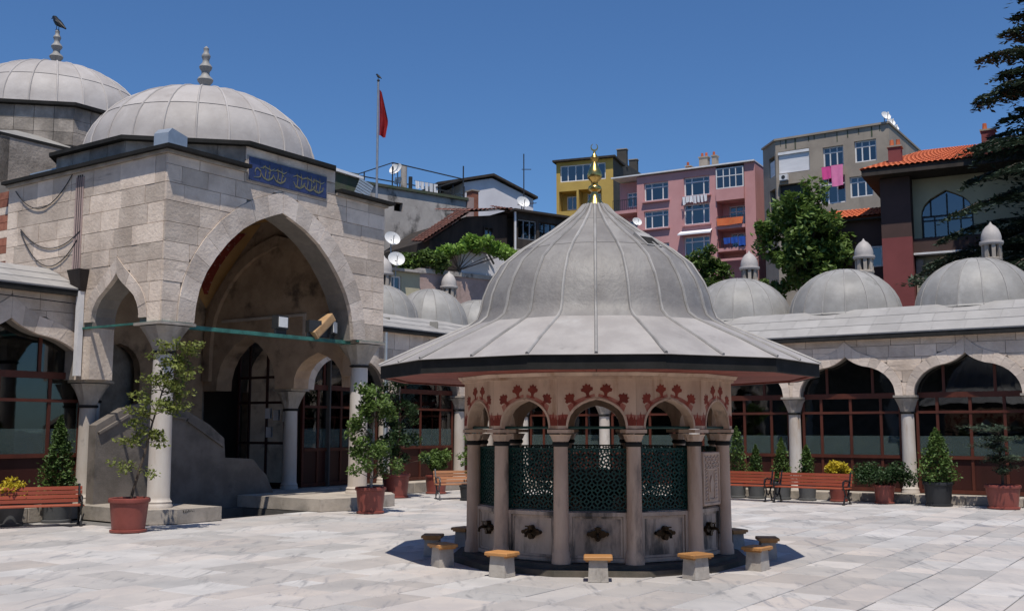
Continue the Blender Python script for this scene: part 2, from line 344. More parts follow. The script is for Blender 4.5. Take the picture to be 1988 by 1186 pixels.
def column(parent, loc, z0, z1, r, a, hc, name='column', cm='marble_column', square_h=.06):
    """marble shaft with base rings, necking band and a faceted muqarnas capital of half-width a and height hc"""
    t = z1-hc
    sh = MB().lathe([(r*1.28, z0), (r*1.28, z0+.05), (r*1.18, z0+.09), (r*1.22, z0+.13), (r*1.06, z0+.17), (r*1.03, z0+.22), (r, z0+(t-z0)*.35), (r*.93, t-.05), (r*.93, t)], 22).obj(name, cm, parent, loc, smooth=35)
    cap = MB(); n = 16; rings = []
    for i in range(n):
        th = 2*PI*(i+.5)/n; m = max(abs(math.cos(th)), abs(math.sin(th)))
        rings.append((math.cos(th), math.sin(th), math.cos(th)/m, math.sin(th)/m))
    def ring(z, q, k, zig=0.): return [((c*(1-k)+sx*k)*q*(1+(zig if i % 2 else -zig)), (s_*(1-k)+sy*k)*q*(1+(zig if i % 2 else -zig)), z) for i, (c, s_, sx, sy) in enumerate(rings)]
    R_ = [ring(t+.045, r*.98, 0), ring(t+hc*.32, r*.98+(a-r)*.22, .25, .045), ring(t+hc*.62, r+(a-r)*.55, .6, .045), ring(z1-square_h-.02, a*.96, .95, .02), ring(z1-square_h-.02, a*.93, 1)]
    vs = [p for q in R_ for p in q]; f = [(j*n+i, j*n+(i+1) % n, (j+1)*n+(i+1) % n, (j+1)*n+i) for j in range(len(R_)-1) for i in range(n)]
    cap.add(vs, f+[tuple(range(n-1, -1, -1)), tuple(range((len(R_)-1)*n, len(R_)*n))]); cap.box(-a, a, -a, a, z1-square_h, z1)
    cap.obj('capital', 'kerb_stone' if cm != 'fountain_marble' else cm, sh)
    MB().lathe([(r*.95, t-.02), (r*1.13, t), (r*1.13, t+.03), (r*.97, t+.05)], 22).obj('necking_band', 'fascia', sh, smooth=35)
    return sh
def dome(parent, prof, N, tiers, loc=(0,0,0), name='dome', sheet='lead', poly=None, roll=.025, rot=0., seg=3, rollmat='lead_roll', rand_lip=True):
    """lead-covered dome: prof is (r,z) from the eave up; single sheets between raised rolls, in overlapping tiers.
    poly(i) tells how polygonal (12 sides) the ring at profile index i is"""
    def rad(r, ang, i):
        k = poly[i] if poly else 0.
        if not k: return r
        q = (ang % (PI/6))-PI/12 ; return r*(1-k)+k*r*math.cos(PI/12)/math.cos(q) if True else r
    shell = MB(); n = N*2; vs = []
    for i, (r, z) in enumerate(prof): vs += [(max(.01, rad(r, 2*PI*k/n, i)-.035)*math.cos(2*PI*k/n), max(.01, rad(r, 2*PI*k/n, i)-.035)*math.sin(2*PI*k/n), z-.03) for k in range(n)]
    shell.add(vs, [(j*n+i, j*n+(i+1) % n, (j+1)*n+(i+1) % n, (j+1)*n+i) for j in range(len(prof)-1) for i in range(n)]+[tuple(range((len(prof)-1)*n, len(prof)*n))])
    D = shell.obj(name, 'lead_under', parent, loc, rot, smooth=True)
    cache = {}
    for t, (a, b) in enumerate(zip(tiers, tiers[1:])):
        for k in range(N):
            per = 2 if poly else 1; key = (t, k % per)
            if key not in cache:
                m = MB(); rows = []; base = (k % per)*2*PI/N
                for i in range(a, b+1):
                    r, z = prof[i]; lip = .026 if i == a else (-.006 if i == b else 0)
                    rows.append([(((rad(r, base+2*PI/N*u/seg, i))+lip)*math.cos(base+2*PI/N*u/seg), (rad(r, base+2*PI/N*u/seg, i)+lip)*math.sin(base+2*PI/N*u/seg), z-(.02 if i == a else 0)) for u in range(seg+1)])
                w = seg+1; flat = [p for q in rows for p in q]
                f = [(j*w+i, j*w+i+1, (j+1)*w+i+1, (j+1)*w+i) for j in range(len(rows)-1) for i in range(seg)]
                # turned-down lower lip
                flat += [(p[0]*.985, p[1]*.985, p[2]-.004) for p in rows[0]]; q0 = len(rows)*w
                f += [(q0+i, q0+i+1, i+1, i) for i in range(seg)]
                cache[key] = m.add(flat, f).mesh('lead_sheet', sheet if isinstance(sheet, str) else sheet[t], True)
            place('lead_sheet', cache[key], D, rz=2*PI/N*(k-(k % per)))
    for k in range(2 if poly else 1):
        ang = k*2*PI/N
        m = MB().tube([((rad(r, ang, i)+.008)*math.cos(ang), (rad(r, ang, i)+.008)*math.sin(ang), z) for i, (r, z) in enumerate(prof)], roll, 6)
        me = m.mesh('seam_roll', rollmat, True)
        for j in range(k, N, 2 if poly else 1): place('seam_roll', me, D, rz=2*PI/N*(j-k))
    return D
def cap_prof(R, h, n=12, z0=0., rtop=.08):
    return [(max(rtop, R*math.cos(PI/2*i/n)), z0+h*math.sin(PI/2*i/n)) for i in range(n+1)]
def finial(parent, loc, h, r, material, name='finial', star=False):
    P = [(1.0,0),(.80,.06),(.52,.12),(.42,.17),(.44,.19),(.66,.25),(.74,.29),(.64,.33),(.40,.38),(.36,.43),(.38,.47),(.54,.52),(.60,.56),(.50,.60),(.32,.65),(.29,.71),(.38,.76),(.42,.79),(.34,.83),(.22,.87),(.24,.92),(.26,.95),(.05,1.0)]
    return MB().lathe([(q*r, z*h) for q, z in P], 16).obj(name, material, parent, loc, smooth=True)
def leaves(pts, size, material, name, parent, seed=1, elong=1.6, flat=0., loc=(0,0,0), kind=None):
    """a cloud of small folded leaves at the given points (each one four vertices)"""
    R = random.Random(seed); v = []; f = []
    for p in pts:
        s = size*R.uniform(.6, 1.3); a = R.uniform(0, 2*PI); t = R.gauss(0, .6)*(1-flat)+flat*R.gauss(0, .25)
        d = Vector((math.cos(a)*math.cos(t), math.sin(a)*math.cos(t), math.sin(t))); q = d.cross(Vector((R.gauss(0,.5*(1-flat)), R.gauss(0,.5*(1-flat)), 1))).normalized()
        nrm = d.cross(q); p = Vector(p); k = len(v)
        v += [tuple(p-d*s*elong*.5), tuple(p+q*s*.5+nrm*s*.12), tuple(p+d*s*elong*.5), tuple(p-q*s*.5+nrm*s*.12)]
        f.append((k, k+1, k+2, k+3))
    me = bpy.data.meshes.new(name); me.from_pydata(v, [], f); me.materials.append(MATS[material])
    return place(name, me, parent, loc, kind=kind)
def holes_wall(parent, name, x0, x1, z0, z1, holes, material, th=.3, y=0.):
    """flat wall facing -y with rectangular openings and their reveals"""
    xs = sorted({x0, x1, *[h[0] for h in holes], *[h[1] for h in holes]}); zs = sorted({z0, z1, *[h[2] for h in holes], *[h[3] for h in holes]})
    xs = [q for q in xs if x0 <= q <= x1]; zs = [q for q in zs if z0 <= q <= z1]; m = MB()
    inside = lambda a, b: any(h[0] <= a <= h[1] and h[2] <= b <= h[3] for h in holes)
    for a, b in zip(xs, xs[1:]):
        for c, d in zip(zs, zs[1:]):
            if not inside((a+b)/2, (c+d)/2): m.add([(a,y,c),(b,y,c),(b,y,d),(a,y,d)], [(0,1,2,3)])
    for a, b, c, d in holes:
        m.add([(a,y,c),(b,y,c),(b,y,d),(a,y,d),(a,y+th,c),(b,y+th,c),(b,y+th,d),(a,y+th,d)], [(0,4,5,1),(1,5,6,2),(2,6,7,3),(3,7,4,0)])
    return m.obj(name, material, parent)
def window(parent, x0, x1, z0, z1, y, cols=(.33, .67), rows=(.72,), fm='white_paint', fw=.06, gm='glass_far', sill=None):
    """framed window: outer frame and bars as one joinery part, each pane of glass on its own"""
    W_, H_ = x1-x0, z1-z0; m = MB(); d0, d1 = y-.03, y+.04
    m.box(x0, x0+fw, d0, d1, z0, z1); m.box(x1-fw, x1, d0, d1, z0, z1); m.box(x0+fw, x1-fw, d0, d1, z0, z0+fw); m.box(x0+fw, x1-fw, d0, d1, z1-fw, z1)
    X = [x0+fw]; Z = [z0+fw]
    for c in cols: m.box(x0+W_*c-fw*.4, x0+W_*c+fw*.4, d0+.006, d1-.006, z0+fw, z1-fw); X += [x0+W_*c-fw*.4, x0+W_*c+fw*.4]
    for r in rows: m.box(x0+fw, x1-fw, d0+.003, d1-.003, z0+H_*r-fw*.4, z0+H_*r+fw*.4); Z += [z0+H_*r-fw*.4, z0+H_*r+fw*.4]
    X.append(x1-fw); Z.append(z1-fw)
    o = m.obj('window', fm, parent)
    for i in range(0, len(X), 2):
        for j in range(0, len(Z), 2):
            MB().add([(X[i],y+.01,Z[j]),(X[i+1],y+.01,Z[j]),(X[i+1],y+.01,Z[j+1]),(X[i],y+.01,Z[j+1])], [(0,1,2,3)]).obj('pane', gm, o)
    if sill: MB().box(x0-.1, x1+.1, y-.35, y-.04, z0-.1, z0-.012).obj('sill', sill, o)
    return o

# ------------------------------------------------------------------ survey frames of the courtyard (x along the wing, y into the building)
OA, RA = (-9.87, 25.10, 0), math.radians(55.5)      # entrance wing on the left
OB, RB = (11.10, 29.79, 0), math.radians(-35)       # far wing on the right
MA = Matrix.Translation(OA) @ Matrix.Rotation(RA, 4, 'Z')
MBm = Matrix.Translation(OB) @ Matrix.Rotation(RB, 4, 'Z')
PIT = (.72, 3.60, -3.40, -1.15)                     # stairwell in the gatehouse floor (frame A)

# ------------------------------------------------------------------ ground, paving
def ring_sheet(x0, x1, y0, y1, h, z):
    a, b, c, d = h
    return MB().add([(x0,y0,z),(x1,y0,z),(x1,y1,z),(x0,y1,z),(a,c,z),(b,c,z),(b,d,z),(a,d,z)], [(0,1,5,4),(1,2,6,5),(2,3,7,6),(3,0,4,7)])
g = ring_sheet(-1500, 1500, -1500, 1500, PIT, -.05).obj('ground', 'asphalt', None, OA, RA); g['kind'] = 'structure'
court = ring_sheet(-26, 40, -40, 6, PIT, -.022).obj('courtyard', 'paving_joint', None, OA, RA); court['kind'] = 'structure'
PR = random.Random(5); slabs = []
y = -27.5
while y < .5:
    wdt = PR.uniform(.5, .92); s_ = -14-PR.random()
    while s_ < 26:
        ln = PR.choice((.5, .7, .9, 1.1, 1.35))*PR.uniform(.85, 1.15)
        a, b, c, d = s_, s_+ln, y, y+wdt; s_ += ln
        if b > -1.1 and a < 6.9 and d > -3.4:
            if c >= -3.42: continue
            d = -3.42
        w = MA @ Vector(((a+b)/2, (c+d)/2, 0))
        if w.y < 9.3 or abs(w.x) > .56*w.y+2.2 or w.y > 41: continue
        slabs.append((w.length, a, b, c, d))
    y += wdt
slabs.sort()
def slab_mesh(m, a, b, c, d):
    g = PR.uniform(.006, .013); e = .008; t = PR.uniform(-.004, .003); a += g; b -= g; c += g; d -= g
    z = [t+PR.uniform(-.0015, .0015) for _ in range(4)]
    m.add([(a,c,-.03),(b,c,-.03),(b,d,-.03),(a,d,-.03),(a,c,t-e),(b,c,t-e),(b,d,t-e),(a,d,t-e),(a+e,c+e,z[0]),(b-e,c+e,z[1]),(b-e,d-e,z[2]),(a+e,d-e,z[3])],
          [(0,1,5,4),(1,2,6,5),(2,3,7,6),(3,0,4,7),(4,5,9,8),(5,6,10,9),(6,7,11,10),(7,4,8,11),(8,9,10,11)]); return 9
def toned(me, tones):
    at = me.attributes.new('tone', 'FLOAT', 'FACE'); at.data.foreach_set('value', tones)
for q in slabs[:300]:
    m = MB(); n = slab_mesh(m, *q[1:]); me = m.mesh('paving_slab', 'paving'); toned(me, [PR.random()]*n); place('paving_slab', me, court)
m = MB(); tn = []
for q in slabs[300:]: n = slab_mesh(m, *q[1:]); tn += [PR.random()]*n
me = m.mesh('far_paving_slabs', 'paving'); toned(me, tn); place('far_paving_slabs', me, court, kind='stuff')
# stairwell under the gatehouse arch
m = MB(); a, b, c, d = PIT
m.add([(a,c,0),(a,d,0),(a,d,-1.7),(a,c,-1.7)], [(0,1,2,3)]); m.add([(b,c,0),(b,d,0),(b,d,-1.7),(b,c,-1.7)], [(3,2,1,0)])
m.add([(a,d,0),(b,d,0),(b,d,-1.7),(a,d,-1.7)], [(0,1,2,3)]); m.add([(a,c,-1.7),(b,c,-1.7),(b,d,-1.7),(a,d,-1.7)], [(0,1,2,3)])
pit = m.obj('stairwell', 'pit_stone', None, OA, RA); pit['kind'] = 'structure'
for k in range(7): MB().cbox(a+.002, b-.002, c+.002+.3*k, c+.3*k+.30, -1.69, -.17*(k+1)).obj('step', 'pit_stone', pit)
hill = MB(); HX, HY = 24, 12
def hz(X, Y): return -.3+max(0, min(1, (Y-46)/42))**1.0*10.5*(.75+.25*math.sin(X*.03+1))
for j in range(HY+1):
    for i in range(HX+1): X, Y = -120+10*i+j*0, 46+j*14; hill.v.append((X, Y, hz(X, Y)))
hill.f = [(j*(HX+1)+i, j*(HX+1)+i+1, (j+1)*(HX+1)+i+1, (j+1)*(HX+1)+i) for j in range(HY) for i in range(HX)]
hl = hill.obj('hillside', 'earth', smooth=True); hl['kind'] = 'structure'

# ------------------------------------------------------------------ ablution fountain
FC = Vector((1.35, 16.9, 0)); FR = math.radians(-4.57)
F = thing('ablution_fountain', 'twelve-sided marble ablution fountain under a bell-shaped lead roof with gold finial', 'fountain', FC, FR)
def ngon(R, n=12, off=PI/12): return [(R*math.cos(off+2*PI*k/n), R*math.sin(off+2*PI*k/n)) for k in range(n)]
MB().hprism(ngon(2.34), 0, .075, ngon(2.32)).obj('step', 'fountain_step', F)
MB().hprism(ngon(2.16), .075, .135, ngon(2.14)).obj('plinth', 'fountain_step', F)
for k in range(12):
    a = PI/12+k*PI/6; c = column(F, (1.975*math.cos(a), 1.975*math.sin(a), 0), .135, 1.99, .108, .152, .22, cm='fountain_marble', square_h=.05); c.rotation_euler = (0, 0, a)
AP, AQ = 2.05, 1.905      # apothems of the spandrels and of the recessed panels
arch_f = [(.405,2.0),(.40,2.08),(.37,2.18),(.305,2.27),(.21,2.34),(.105,2.385),(0,2.41)]
poly = [(-.548,2.72),(-.548,2.0)]+[(-w, z) for w, z in arch_f]+[(w, z) for w, z in arch_f[-2::-1]]+[(.548,2.0),(.548,2.72)]
spm = MB().prism(poly, -AP, -AP+.2).mesh('spandrel', 'fountain_marble')
arcv = MB(); I = fit(arch_f, 12); O = [(w+.028, z+.02) for w, z in I]
for sg in (-1, 1):
    for k in range(12): arcv.prism([(sg*I[k][0], I[k][1]), (sg*I[k+1][0], I[k+1][1]), (sg*O[k+1][0], O[k+1][1]), (sg*O[k][0], O[k][1])], -AP-.012, -AP-.001)
arcm = arcv.mesh('archivolt', 'fountain_marble')
def leafpoly(cx, cz, s, ang):
    P = [(-.55,-1.35),(-.2,-1.05),(-.3,-.6),(-.62,-.35),(-.95,-.28),(-1.0,.12),(-.62,.30),(-.66,.72),(-.3,.62),(-.05,1.0),(.25,.62),(.62,.8),(.6,.35),(1.0,.2),(.92,-.25),(.58,-.35),(.3,-.6),(.25,-1.05),(.6,-1.35)]
    return [(cx+s*(x*math.cos(ang)-z*math.sin(ang)), cz+s*(x*math.sin(ang)+z*math.cos(ang))) for x, z in P]
pm = MB(); wm = MB()
for sg in (-1, 1):
    for (cx, cz, s, an) in ((.135,2.55,.086,-.12), (.375,2.42,.084,-.78)): pm.prism(leafpoly(sg*cx, cz, s, sg*an), -AP-.004, -AP)
    for (cx, h) in ((.43,.15), (.478,.19), (.522,.14)):
        pm.prism([(sg*(cx-.024), 2.045), (sg*(cx+.024), 2.045), (sg*(cx+.026), 2.045+h*.55), (sg*(cx+.012), 2.045+h*.62), (sg*cx, 2.045+h), (sg*(cx-.012), 2.045+h*.62), (sg*(cx-.026), 2.045+h*.55)], -AP-.0045, -AP)
    wm.prism([(sg*.412, 2.042), (sg*.546, 2.042), (sg*.546, 2.19), (sg*.47, 2.20), (sg*.41, 2.2), (sg*.392, 2.18)], -AP-.002, -AP)
    wm.prism([(sg*.36, 2.2), (sg*.41, 2.32), (sg*.33, 2.38), (sg*.20, 2.44), (sg*.03, 2.49), (sg*.02, 2.45), (sg*.15, 2.41), (sg*.27, 2.33)], -AP-.002, -AP)
pmm, wmm = pm.mesh('painted_leaves', 'leaf_paint'), wm.mesh('painted_wash', 'wash_paint')
pan = MB().box(-.43, .43, -AQ+.05, -AQ+.14, .135, .85).mesh('panel', 'fountain_panel')
mo = MB()
for i, (w, d) in enumerate(((.055,.0), (.03,.025))):
    q = .41-.062*i; z0, z1 = .15+.06*i, .835-.06*i
    mo.box(-q, -q+w, -AQ+.015+d, -AQ+.05, z0, z1); mo.box(q-w, q, -AQ+.015+d, -AQ+.05, z0, z1); mo.box(-q+w, q-w, -AQ+.015+d, -AQ+.05, z0, z0+w); mo.box(-q+w, q-w, -AQ+.015+d, -AQ+.05, z1-w, z1)
mom = mo.mesh('panel_moulding', 'fountain_panel')
gm = MB(); CE = .078; nx, nz = 11, 11; x00 = -nx*CE/2; z00 = .862; gy0, gy1 = -AQ+.09, -AQ+.115
for i in range(nx):
    for j in range(nz):
        cx, cz = x00+(i+.5)*CE, z00+(j+.5)*CE
        if (i+j) % 2 == 0:
            for k in range(8):
                a0, a1 = 2*PI*(k+.5)/8, 2*PI*(k+1.5)/8; r0, r1 = CE*.27, CE*.54
                gm.prism([(cx+r0*math.cos(a0), cz+r0*math.sin(a0)), (cx+r1*math.cos(a0), cz+r1*math.sin(a0)), (cx+r1*math.cos(a1), cz+r1*math.sin(a1)), (cx+r0*math.cos(a1), cz+r0*math.sin(a1))], gy0, gy1)
        else:
            gm.box(cx-CE*.5, cx+CE*.5, gy0+.003, gy1-.003, cz-.009, cz+.009); gm.box(cx-.009, cx+.009, gy0+.004, gy1-.004, cz-CE*.5, cz+CE*.5)
gm.box(-.44, .44, gy0-.006, gy1+.006, .85, .872); gm.box(-.44, .44, gy0-.006, gy1+.006, 1.70, 1.725); gm.box(-.445, -.425, gy0-.006, gy1+.006, .872, 1.70); gm.box(.425, .445, gy0-.006, gy1+.006, .872, 1.70)
grm = gm.mesh('grille', 'green_iron')
tb = MB(); tb.tube([(-.5,-AQ-.05,2.018), (.5,-AQ-.05,2.018)], .022, 6); tbm = tb.mesh('tie_rod', 'green_iron')
tap = MB()
for k, (x, z, r) in enumerate(((0,0,.075), (-.07,0,.05), (.07,0,.05), (-.13,0,.028), (.13,0,.028), (0,.06,.04), (0,-.06,.04))):
    tap.prism([(x+r*math.cos(2*PI*i/10), .54+z+r*math.sin(2*PI*i/10)) for i in range(10)], -AQ-.008-.003*k, -AQ+.05)
tap.tube([(0,-AQ,.55), (0,-AQ-.09,.55), (0,-AQ-.13,.53), (0,-AQ-.135,.48)], .022, 8); tap.tube([(0,-AQ-.07,.56), (0,-AQ-.07,.62)], .012, 6); tap.bar((-.05,-AQ-.07,.625), (.05,-AQ-.07,.625), .018)
tapm = tap.mesh('tap', 'bronze', 40)
for k in range(12):
    rz = k*PI/6
    place('spandrel', spm, F, rz=rz); place('archivolt', arcm, F, rz=rz); place('painted_leaves', pmm, F, rz=rz); place('painted_wash', wmm, F, rz=rz)
    p_ = place('panel', pan, F, rz=rz); place('panel_moulding', mom, p_); place('tap', tapm, F, rz=rz)
    place('tie_rod', tbm, F, rz=rz)
    if k != 2: place('grille', grm, F, rz=rz)
pl = MB().box(-.30, .30, -AQ-.03, -AQ+.10, .88, 1.66).obj('carved_plaque', 'fountain_marble', F, rz=PI/3); pl['label'] = 'carved marble plaque in place of a grille'
cr = MB(); CR = random.Random(3)
for q in ((-.29,-.26,.89,1.65), (.26,.29,.89,1.65), (-.26,.26,.89,.92), (-.26,.26,1.62,1.65), (-.2,.2,1.40,1.42), (-.12,.12,.96,.98), (-.12,-.10,.96,1.38), (.10,.12,.96,1.38)): cr.box(q[0], q[1], -AQ-.045, -AQ-.03, q[2], q[3])
for i in range(9):
    for j in range(4):
        x, z = -.24+.06*i, 1.45+.045*j
        cr.bar((x-.025, -AQ-.036, z-.018), (x+.025, -AQ-.036, z+.018*(1 if (i+j) % 2 else -1)), .014, .014)
for j in range(9):
    for sg in (-1, 1): cr.bar((sg*.17-.03, -AQ-.036, .97+.05*j), (sg*.17+.03, -AQ-.036, .985+.05*j), .016, .016)
cr.prism([(-.05,1.08),(.05,1.08),(.07,1.2),(0,1.32),(-.07,1.2)], -AQ-.05, -AQ-.03)
cr.obj('carving', 'fountain_marble', pl)
MB().hprism(ngon(2.17), 2.70, 2.735).obj('cornice', 'fountain_marble', F); MB().hprism(ngon(2.20), 2.737, 2.785, ngon(2.23)).obj('cornice', 'fountain_marble', F)
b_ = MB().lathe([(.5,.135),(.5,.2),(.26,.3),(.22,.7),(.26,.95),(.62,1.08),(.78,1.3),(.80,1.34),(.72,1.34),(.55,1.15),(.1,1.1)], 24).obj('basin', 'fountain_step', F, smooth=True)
# roof: boards under the eave, dark fascia, lead skirt and bell
ti, to, hh = 2.10, 3.27, math.tan(PI/12)
for i in range(8):
    f0, f1 = -1+i/4+.008, -1+(i+1)/4-.008
    me = MB().hprism([(f0*ti*hh, -ti), (f0*to*hh, -to), (f1*to*hh, -to), (f1*ti*hh, -ti)], 2.79, 2.805).mesh('soffit_board', 'soffit_red')
    for k in range(12): place('soffit_board', me, F, rz=k*PI/6)
fm_ = MB(); q0, q1 = 3.262, 3.315
fm_.hprism([(-q0*hh, -q0), (q0*hh, -q0), (q1*hh, -q1), (-q1*hh, -q1)], 2.762, 2.955); me = fm_.mesh('fascia_board', 'fascia')
tr = MB().hprism([(-3.19*hh, -3.19), (3.19*hh, -3.19), (3.255*hh, -3.255), (-3.255*hh, -3.255)], 2.765, 2.788).mesh('soffit_trim', 'soffit_red')
for k in range(12): place('fascia_board', me, F, rz=k*PI/6); place('soffit_trim', tr, F, rz=k*PI/6)
FP = [(3.45,2.972),(2.87,3.245),(2.34,3.475),(2.06,3.60),(1.92,3.70),(1.865,3.84),(1.82,4.05),(1.73,4.27),(1.55,4.56),(1.26,4.80),(.98,4.98),(.73,5.14),(.49,5.32),(.32,5.45),(.19,5.60)]
dome(F, FP, 24, [0,3,9,12,14], name='bell_roof', sheet=('lead_skirt','lead_fountain','lead_fountain','lead_fountain'), poly=[1,.95,.7,.4,.15,0,0,0,0,0,0,0,0,0,0], roll=.024, rot=PI/12)
hat = MB(); hat.x = Matrix.Rotation(math.radians(44), 4, 'Z') @ Matrix.Translation((0,-1.13,4.86)) @ Matrix.Rotation(math.radians(-50), 4, 'X')
hat.box(-.16, .16, -.05, .06, -.19, .17); hat.obj('roof_hatch', 'lead_roll', F)
hat = MB(); hat.x = Matrix.Rotation(math.radians(44), 4, 'Z') @ Matrix.Translation((0,-1.13,4.86)) @ Matrix.Rotation(math.radians(-50), 4, 'X'); hat.box(-.13, .13, -.056, -.0505, -.16, .05); hat.obj('hatch_opening', 'fascia', F)
gf = MB().lathe([(.185,5.56),(.165,5.60),(.10,5.70),(.055,5.80),(.05,5.83),(.10,5.86),(.11,5.89),(.10,5.92),(.055,5.95),(.06,6.0),(.11,6.05),(.125,6.11),(.105,6.18),(.06,6.27),(.04,6.33),(.06,6.37),(.068,6.40),(.05,6.43),(.022,6.47),(.018,6.52)], 18)
for k in range(13):   # crescent
    a0, a1 = -PI*.32+k*(2*PI*.82)/13-PI*.1, -PI*.32+(k+1)*(2*PI*.82)/13-PI*.1
for k in range(14):
    a0, a1 = -PI/2-PI*.86+k*PI*1.72/14, -PI/2-PI*.86+(k+1)*PI*1.72/14
    t0, t1 = .004+.02*math.sin(PI*k/14), .004+.02*math.sin(PI*(k+1)/14)
    gf.prism([(.062*math.cos(a0), 6.575+.062*math.sin(a0)), (.062*math.cos(a1), 6.575+.062*math.sin(a1)), ((.062-t1)*math.cos(a1), 6.575+(.062-t1)*math.sin(a1)), ((.062-t0)*math.cos(a0), 6.575+(.062-t0)*math.sin(a0))], -.012, .012)
gf.obj('finial', 'gold', F, smooth=True)
# stools round the fountain
st_b = MB().hprism([(-.135,-.125),(.135,-.125),(.135,.125),(-.135,.125)], 0, .285, [(-.12,-.11),(.12,-.11),(.12,.11),(-.12,.11)]).mesh('stone_base', 'stool_stone')
st_t = MB().cbox(-.19, .19, -.16, .16, .287, .332, .01)
st_t.box(-.165, -.125, -.13, .13, .262, .2865); st_t.box(.125, .165, -.13, .13, .262, .2865); st_t = st_t.mesh('wooden_seat', 'stool_wood')
SL = {0:'nearest the camera before the front tap', 1:'first right of the front stool', -1:'first left of the front stool', 2:'second right of the front stool', -2:'second left of the front stool',
      3:'third right of the front stool', -3:'third left of the front stool, in shadow', 4:'farthest right, half hidden by the drum', -4:'farthest left, half hidden by the drum'}
for k in range(-4, 5):
    a = math.radians(-94.57)+k*PI/6; r = 2.62
    s_ = thing('stool', 'stone stool with wooden seat around the fountain, '+SL[k], 'stool', FC+Vector((r*math.cos(a), r*math.sin(a), .002)), a+PI/2+RND.uniform(-.12, .12)+(.15 if k == 1 else 0), 'stools around the fountain')
    place('stone_base', st_b, s_); place('wooden_seat', st_t, s_)

# ------------------------------------------------------------------ domed gatehouse (frame A)
G = thing('domed_gatehouse', 'stone gatehouse with tall pointed arch, blue inscription panel and two lead domes', 'gatehouse', OA, RA)
arch_g = [(2.56,4.32),(2.53,4.7),(2.44,5.1),(2.26,5.5),(2.0,5.88),(1.66,6.28),(1.24,6.65),(.8,6.92),(.38,7.1),(0,7.24)]
ring_g = [(3.02,4.32),(2.99,4.8),(2.88,5.3),(2.66,5.8),(2.34,6.28),(1.92,6.74),(1.42,7.14),(.9,7.44),(.42,7.63),(0,7.76)]
fw = facade(G, 'front_wall', -.72, 6.45, 4.30, 8.02, .75, [(2.70, arch_g, ring_g)], (0,-3.3,0), 0, course=.43, blen=1.05, core=(-.69, 6.42), nv=9, seed=4)
# raised bay that carries the inscription
par = MB().box(1.5, 4.5, -3.27, -2.6, 8.021, 8.66).obj('raised_parapet', 'joint', G)
for k in range(3):
    for j, (z0, z1) in enumerate(((8.03,8.33),(8.34,8.66))): MB().box(1.5+k*1.0+.006, 2.5+k*1.0-.006, -3.30, -3.265, z0, z1-.006).obj('stone_block', 'ashlar', par)
pn = MB().box(1.56, 4.14, -3.345, -3.306, 7.86, 8.42).obj('inscription_panel', 'blue_tile', G); pn['label'] = 'blue tile panel with faded gilded calligraphy'
MB().box(1.53, 4.17, -3.33, -3.303, 7.83, 8.45).obj('panel_frame', 'ashlar_grey', pn)
for i in range(8):
    for j in range(2): MB().cbox(1.565+i*.3215, 1.565+(i+1)*.3215-.006, -3.352, -3.34, 7.865+j*.275, 7.865+(j+1)*.275-.006, .003).obj('tile', 'blue_tile', pn)
cl = MB(); CR = random.Random(21)
def stroke(pts, w, z=-3.357):
    pts = fit(pts, 10)
    for k, (a, b) in enumerate(zip(pts, pts[1:])):
        ww = w*(.35+.75*math.sin(PI*(k+.5)/10)); cl.bar((a[0], z, a[1]), (b[0], z, b[1]), .006, ww)
for x0 in (2.05, 2.45, 3.1, 3.45, 3.75):       # rising stems, bowls and dots of a thuluth line
    for i in range(2): x = x0+i*.13; stroke([(x, 7.98), (x+.02, 8.15), (x-.01, 8.3+.04*i)], .03)
    stroke([(x0-.12, 8.08), (x0-.05, 7.98), (x0+.1, 7.95), (x0+.24, 8.03), (x0+.27, 8.12)], .04)
    stroke([(x0-.15, 8.2), (x0, 8.26), (x0+.2, 8.2), (x0+.3, 8.27)], .025)
    for k in range(3): q = x0+CR.uniform(-.15, .25); r = CR.uniform(7.93, 8.33); cl.bar((q, -3.357, r), (q+.03, -3.357, r+.02), .006, .03)
stroke([(1.75, 8.0), (1.72, 8.1), (1.8, 8.2), (1.92, 8.12), (1.9, 7.98), (1.7, 7.94)], .03)
cl.obj('calligraphy', 'calligraphy', pn)
# left wall, seen beside the corner column
arch_l = [(.86,4.42),(.86,4.55),(.80,4.75),(.66,4.94),(.46,5.09),(.24,5.24),(.10,5.36),(0,5.48)]
ring_l = [(1.14,4.42),(1.14,4.62),(1.06,4.88),(.88,5.12),(.62,5.34),(.34,5.55),(.15,5.72),(0,5.86)]
lw = facade(G, 'side_wall', -2.95, 3.245, 4.30, 8.02, .62, [(1.65, arch_l, ring_l)], (-.72,0,0), -PI/2, course=.43, blen=.95, core=(-2.95, 2.55), nv=6, seed=9)
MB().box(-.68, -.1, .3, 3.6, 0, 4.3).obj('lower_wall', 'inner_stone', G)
ab = MB().box(-.70, -.1, -.76, .28, 3.12, 4.299).obj('abutment', 'voussoir', G)
# right wall with the two inner arches, back wall, vault
a2 = [(.92,3.14),(.90,3.4),(.80,3.62),(.6,3.82),(.34,3.96),(0,4.08)]
a1 = [(1.24,3.14),(1.22,3.45),(1.10,3.8),(.88,4.12),(.52,4.42),(0,4.68)]
rw = facade(G, 'inner_wall', -2.5, 3.58, 3.12, 8.02, .6, [(-1.46, a2, None), (1.46, a1, None)], (6.45,0,0), PI/2, core_mat='inner_stone', blocks=False)
bw = facade(G, 'back_wall', -.1, 5.84, 0, 8.02, .3, [(2.94, [(.68,3.6),(.64,3.85),(.5,4.1),(.26,4.28),(0,4.36)], None)], (0,3.28,0), 0, core_mat='inner_stone', blocks=False)
dw = window(G, .2, 2.75, .35, 4.75, 0, (.2,.5,.8), (.28,.55,.72), 'panel_wood', .09, 'glass'); dw.location = (6.74,0,0); dw.rotation_euler = (0,0,PI/2)
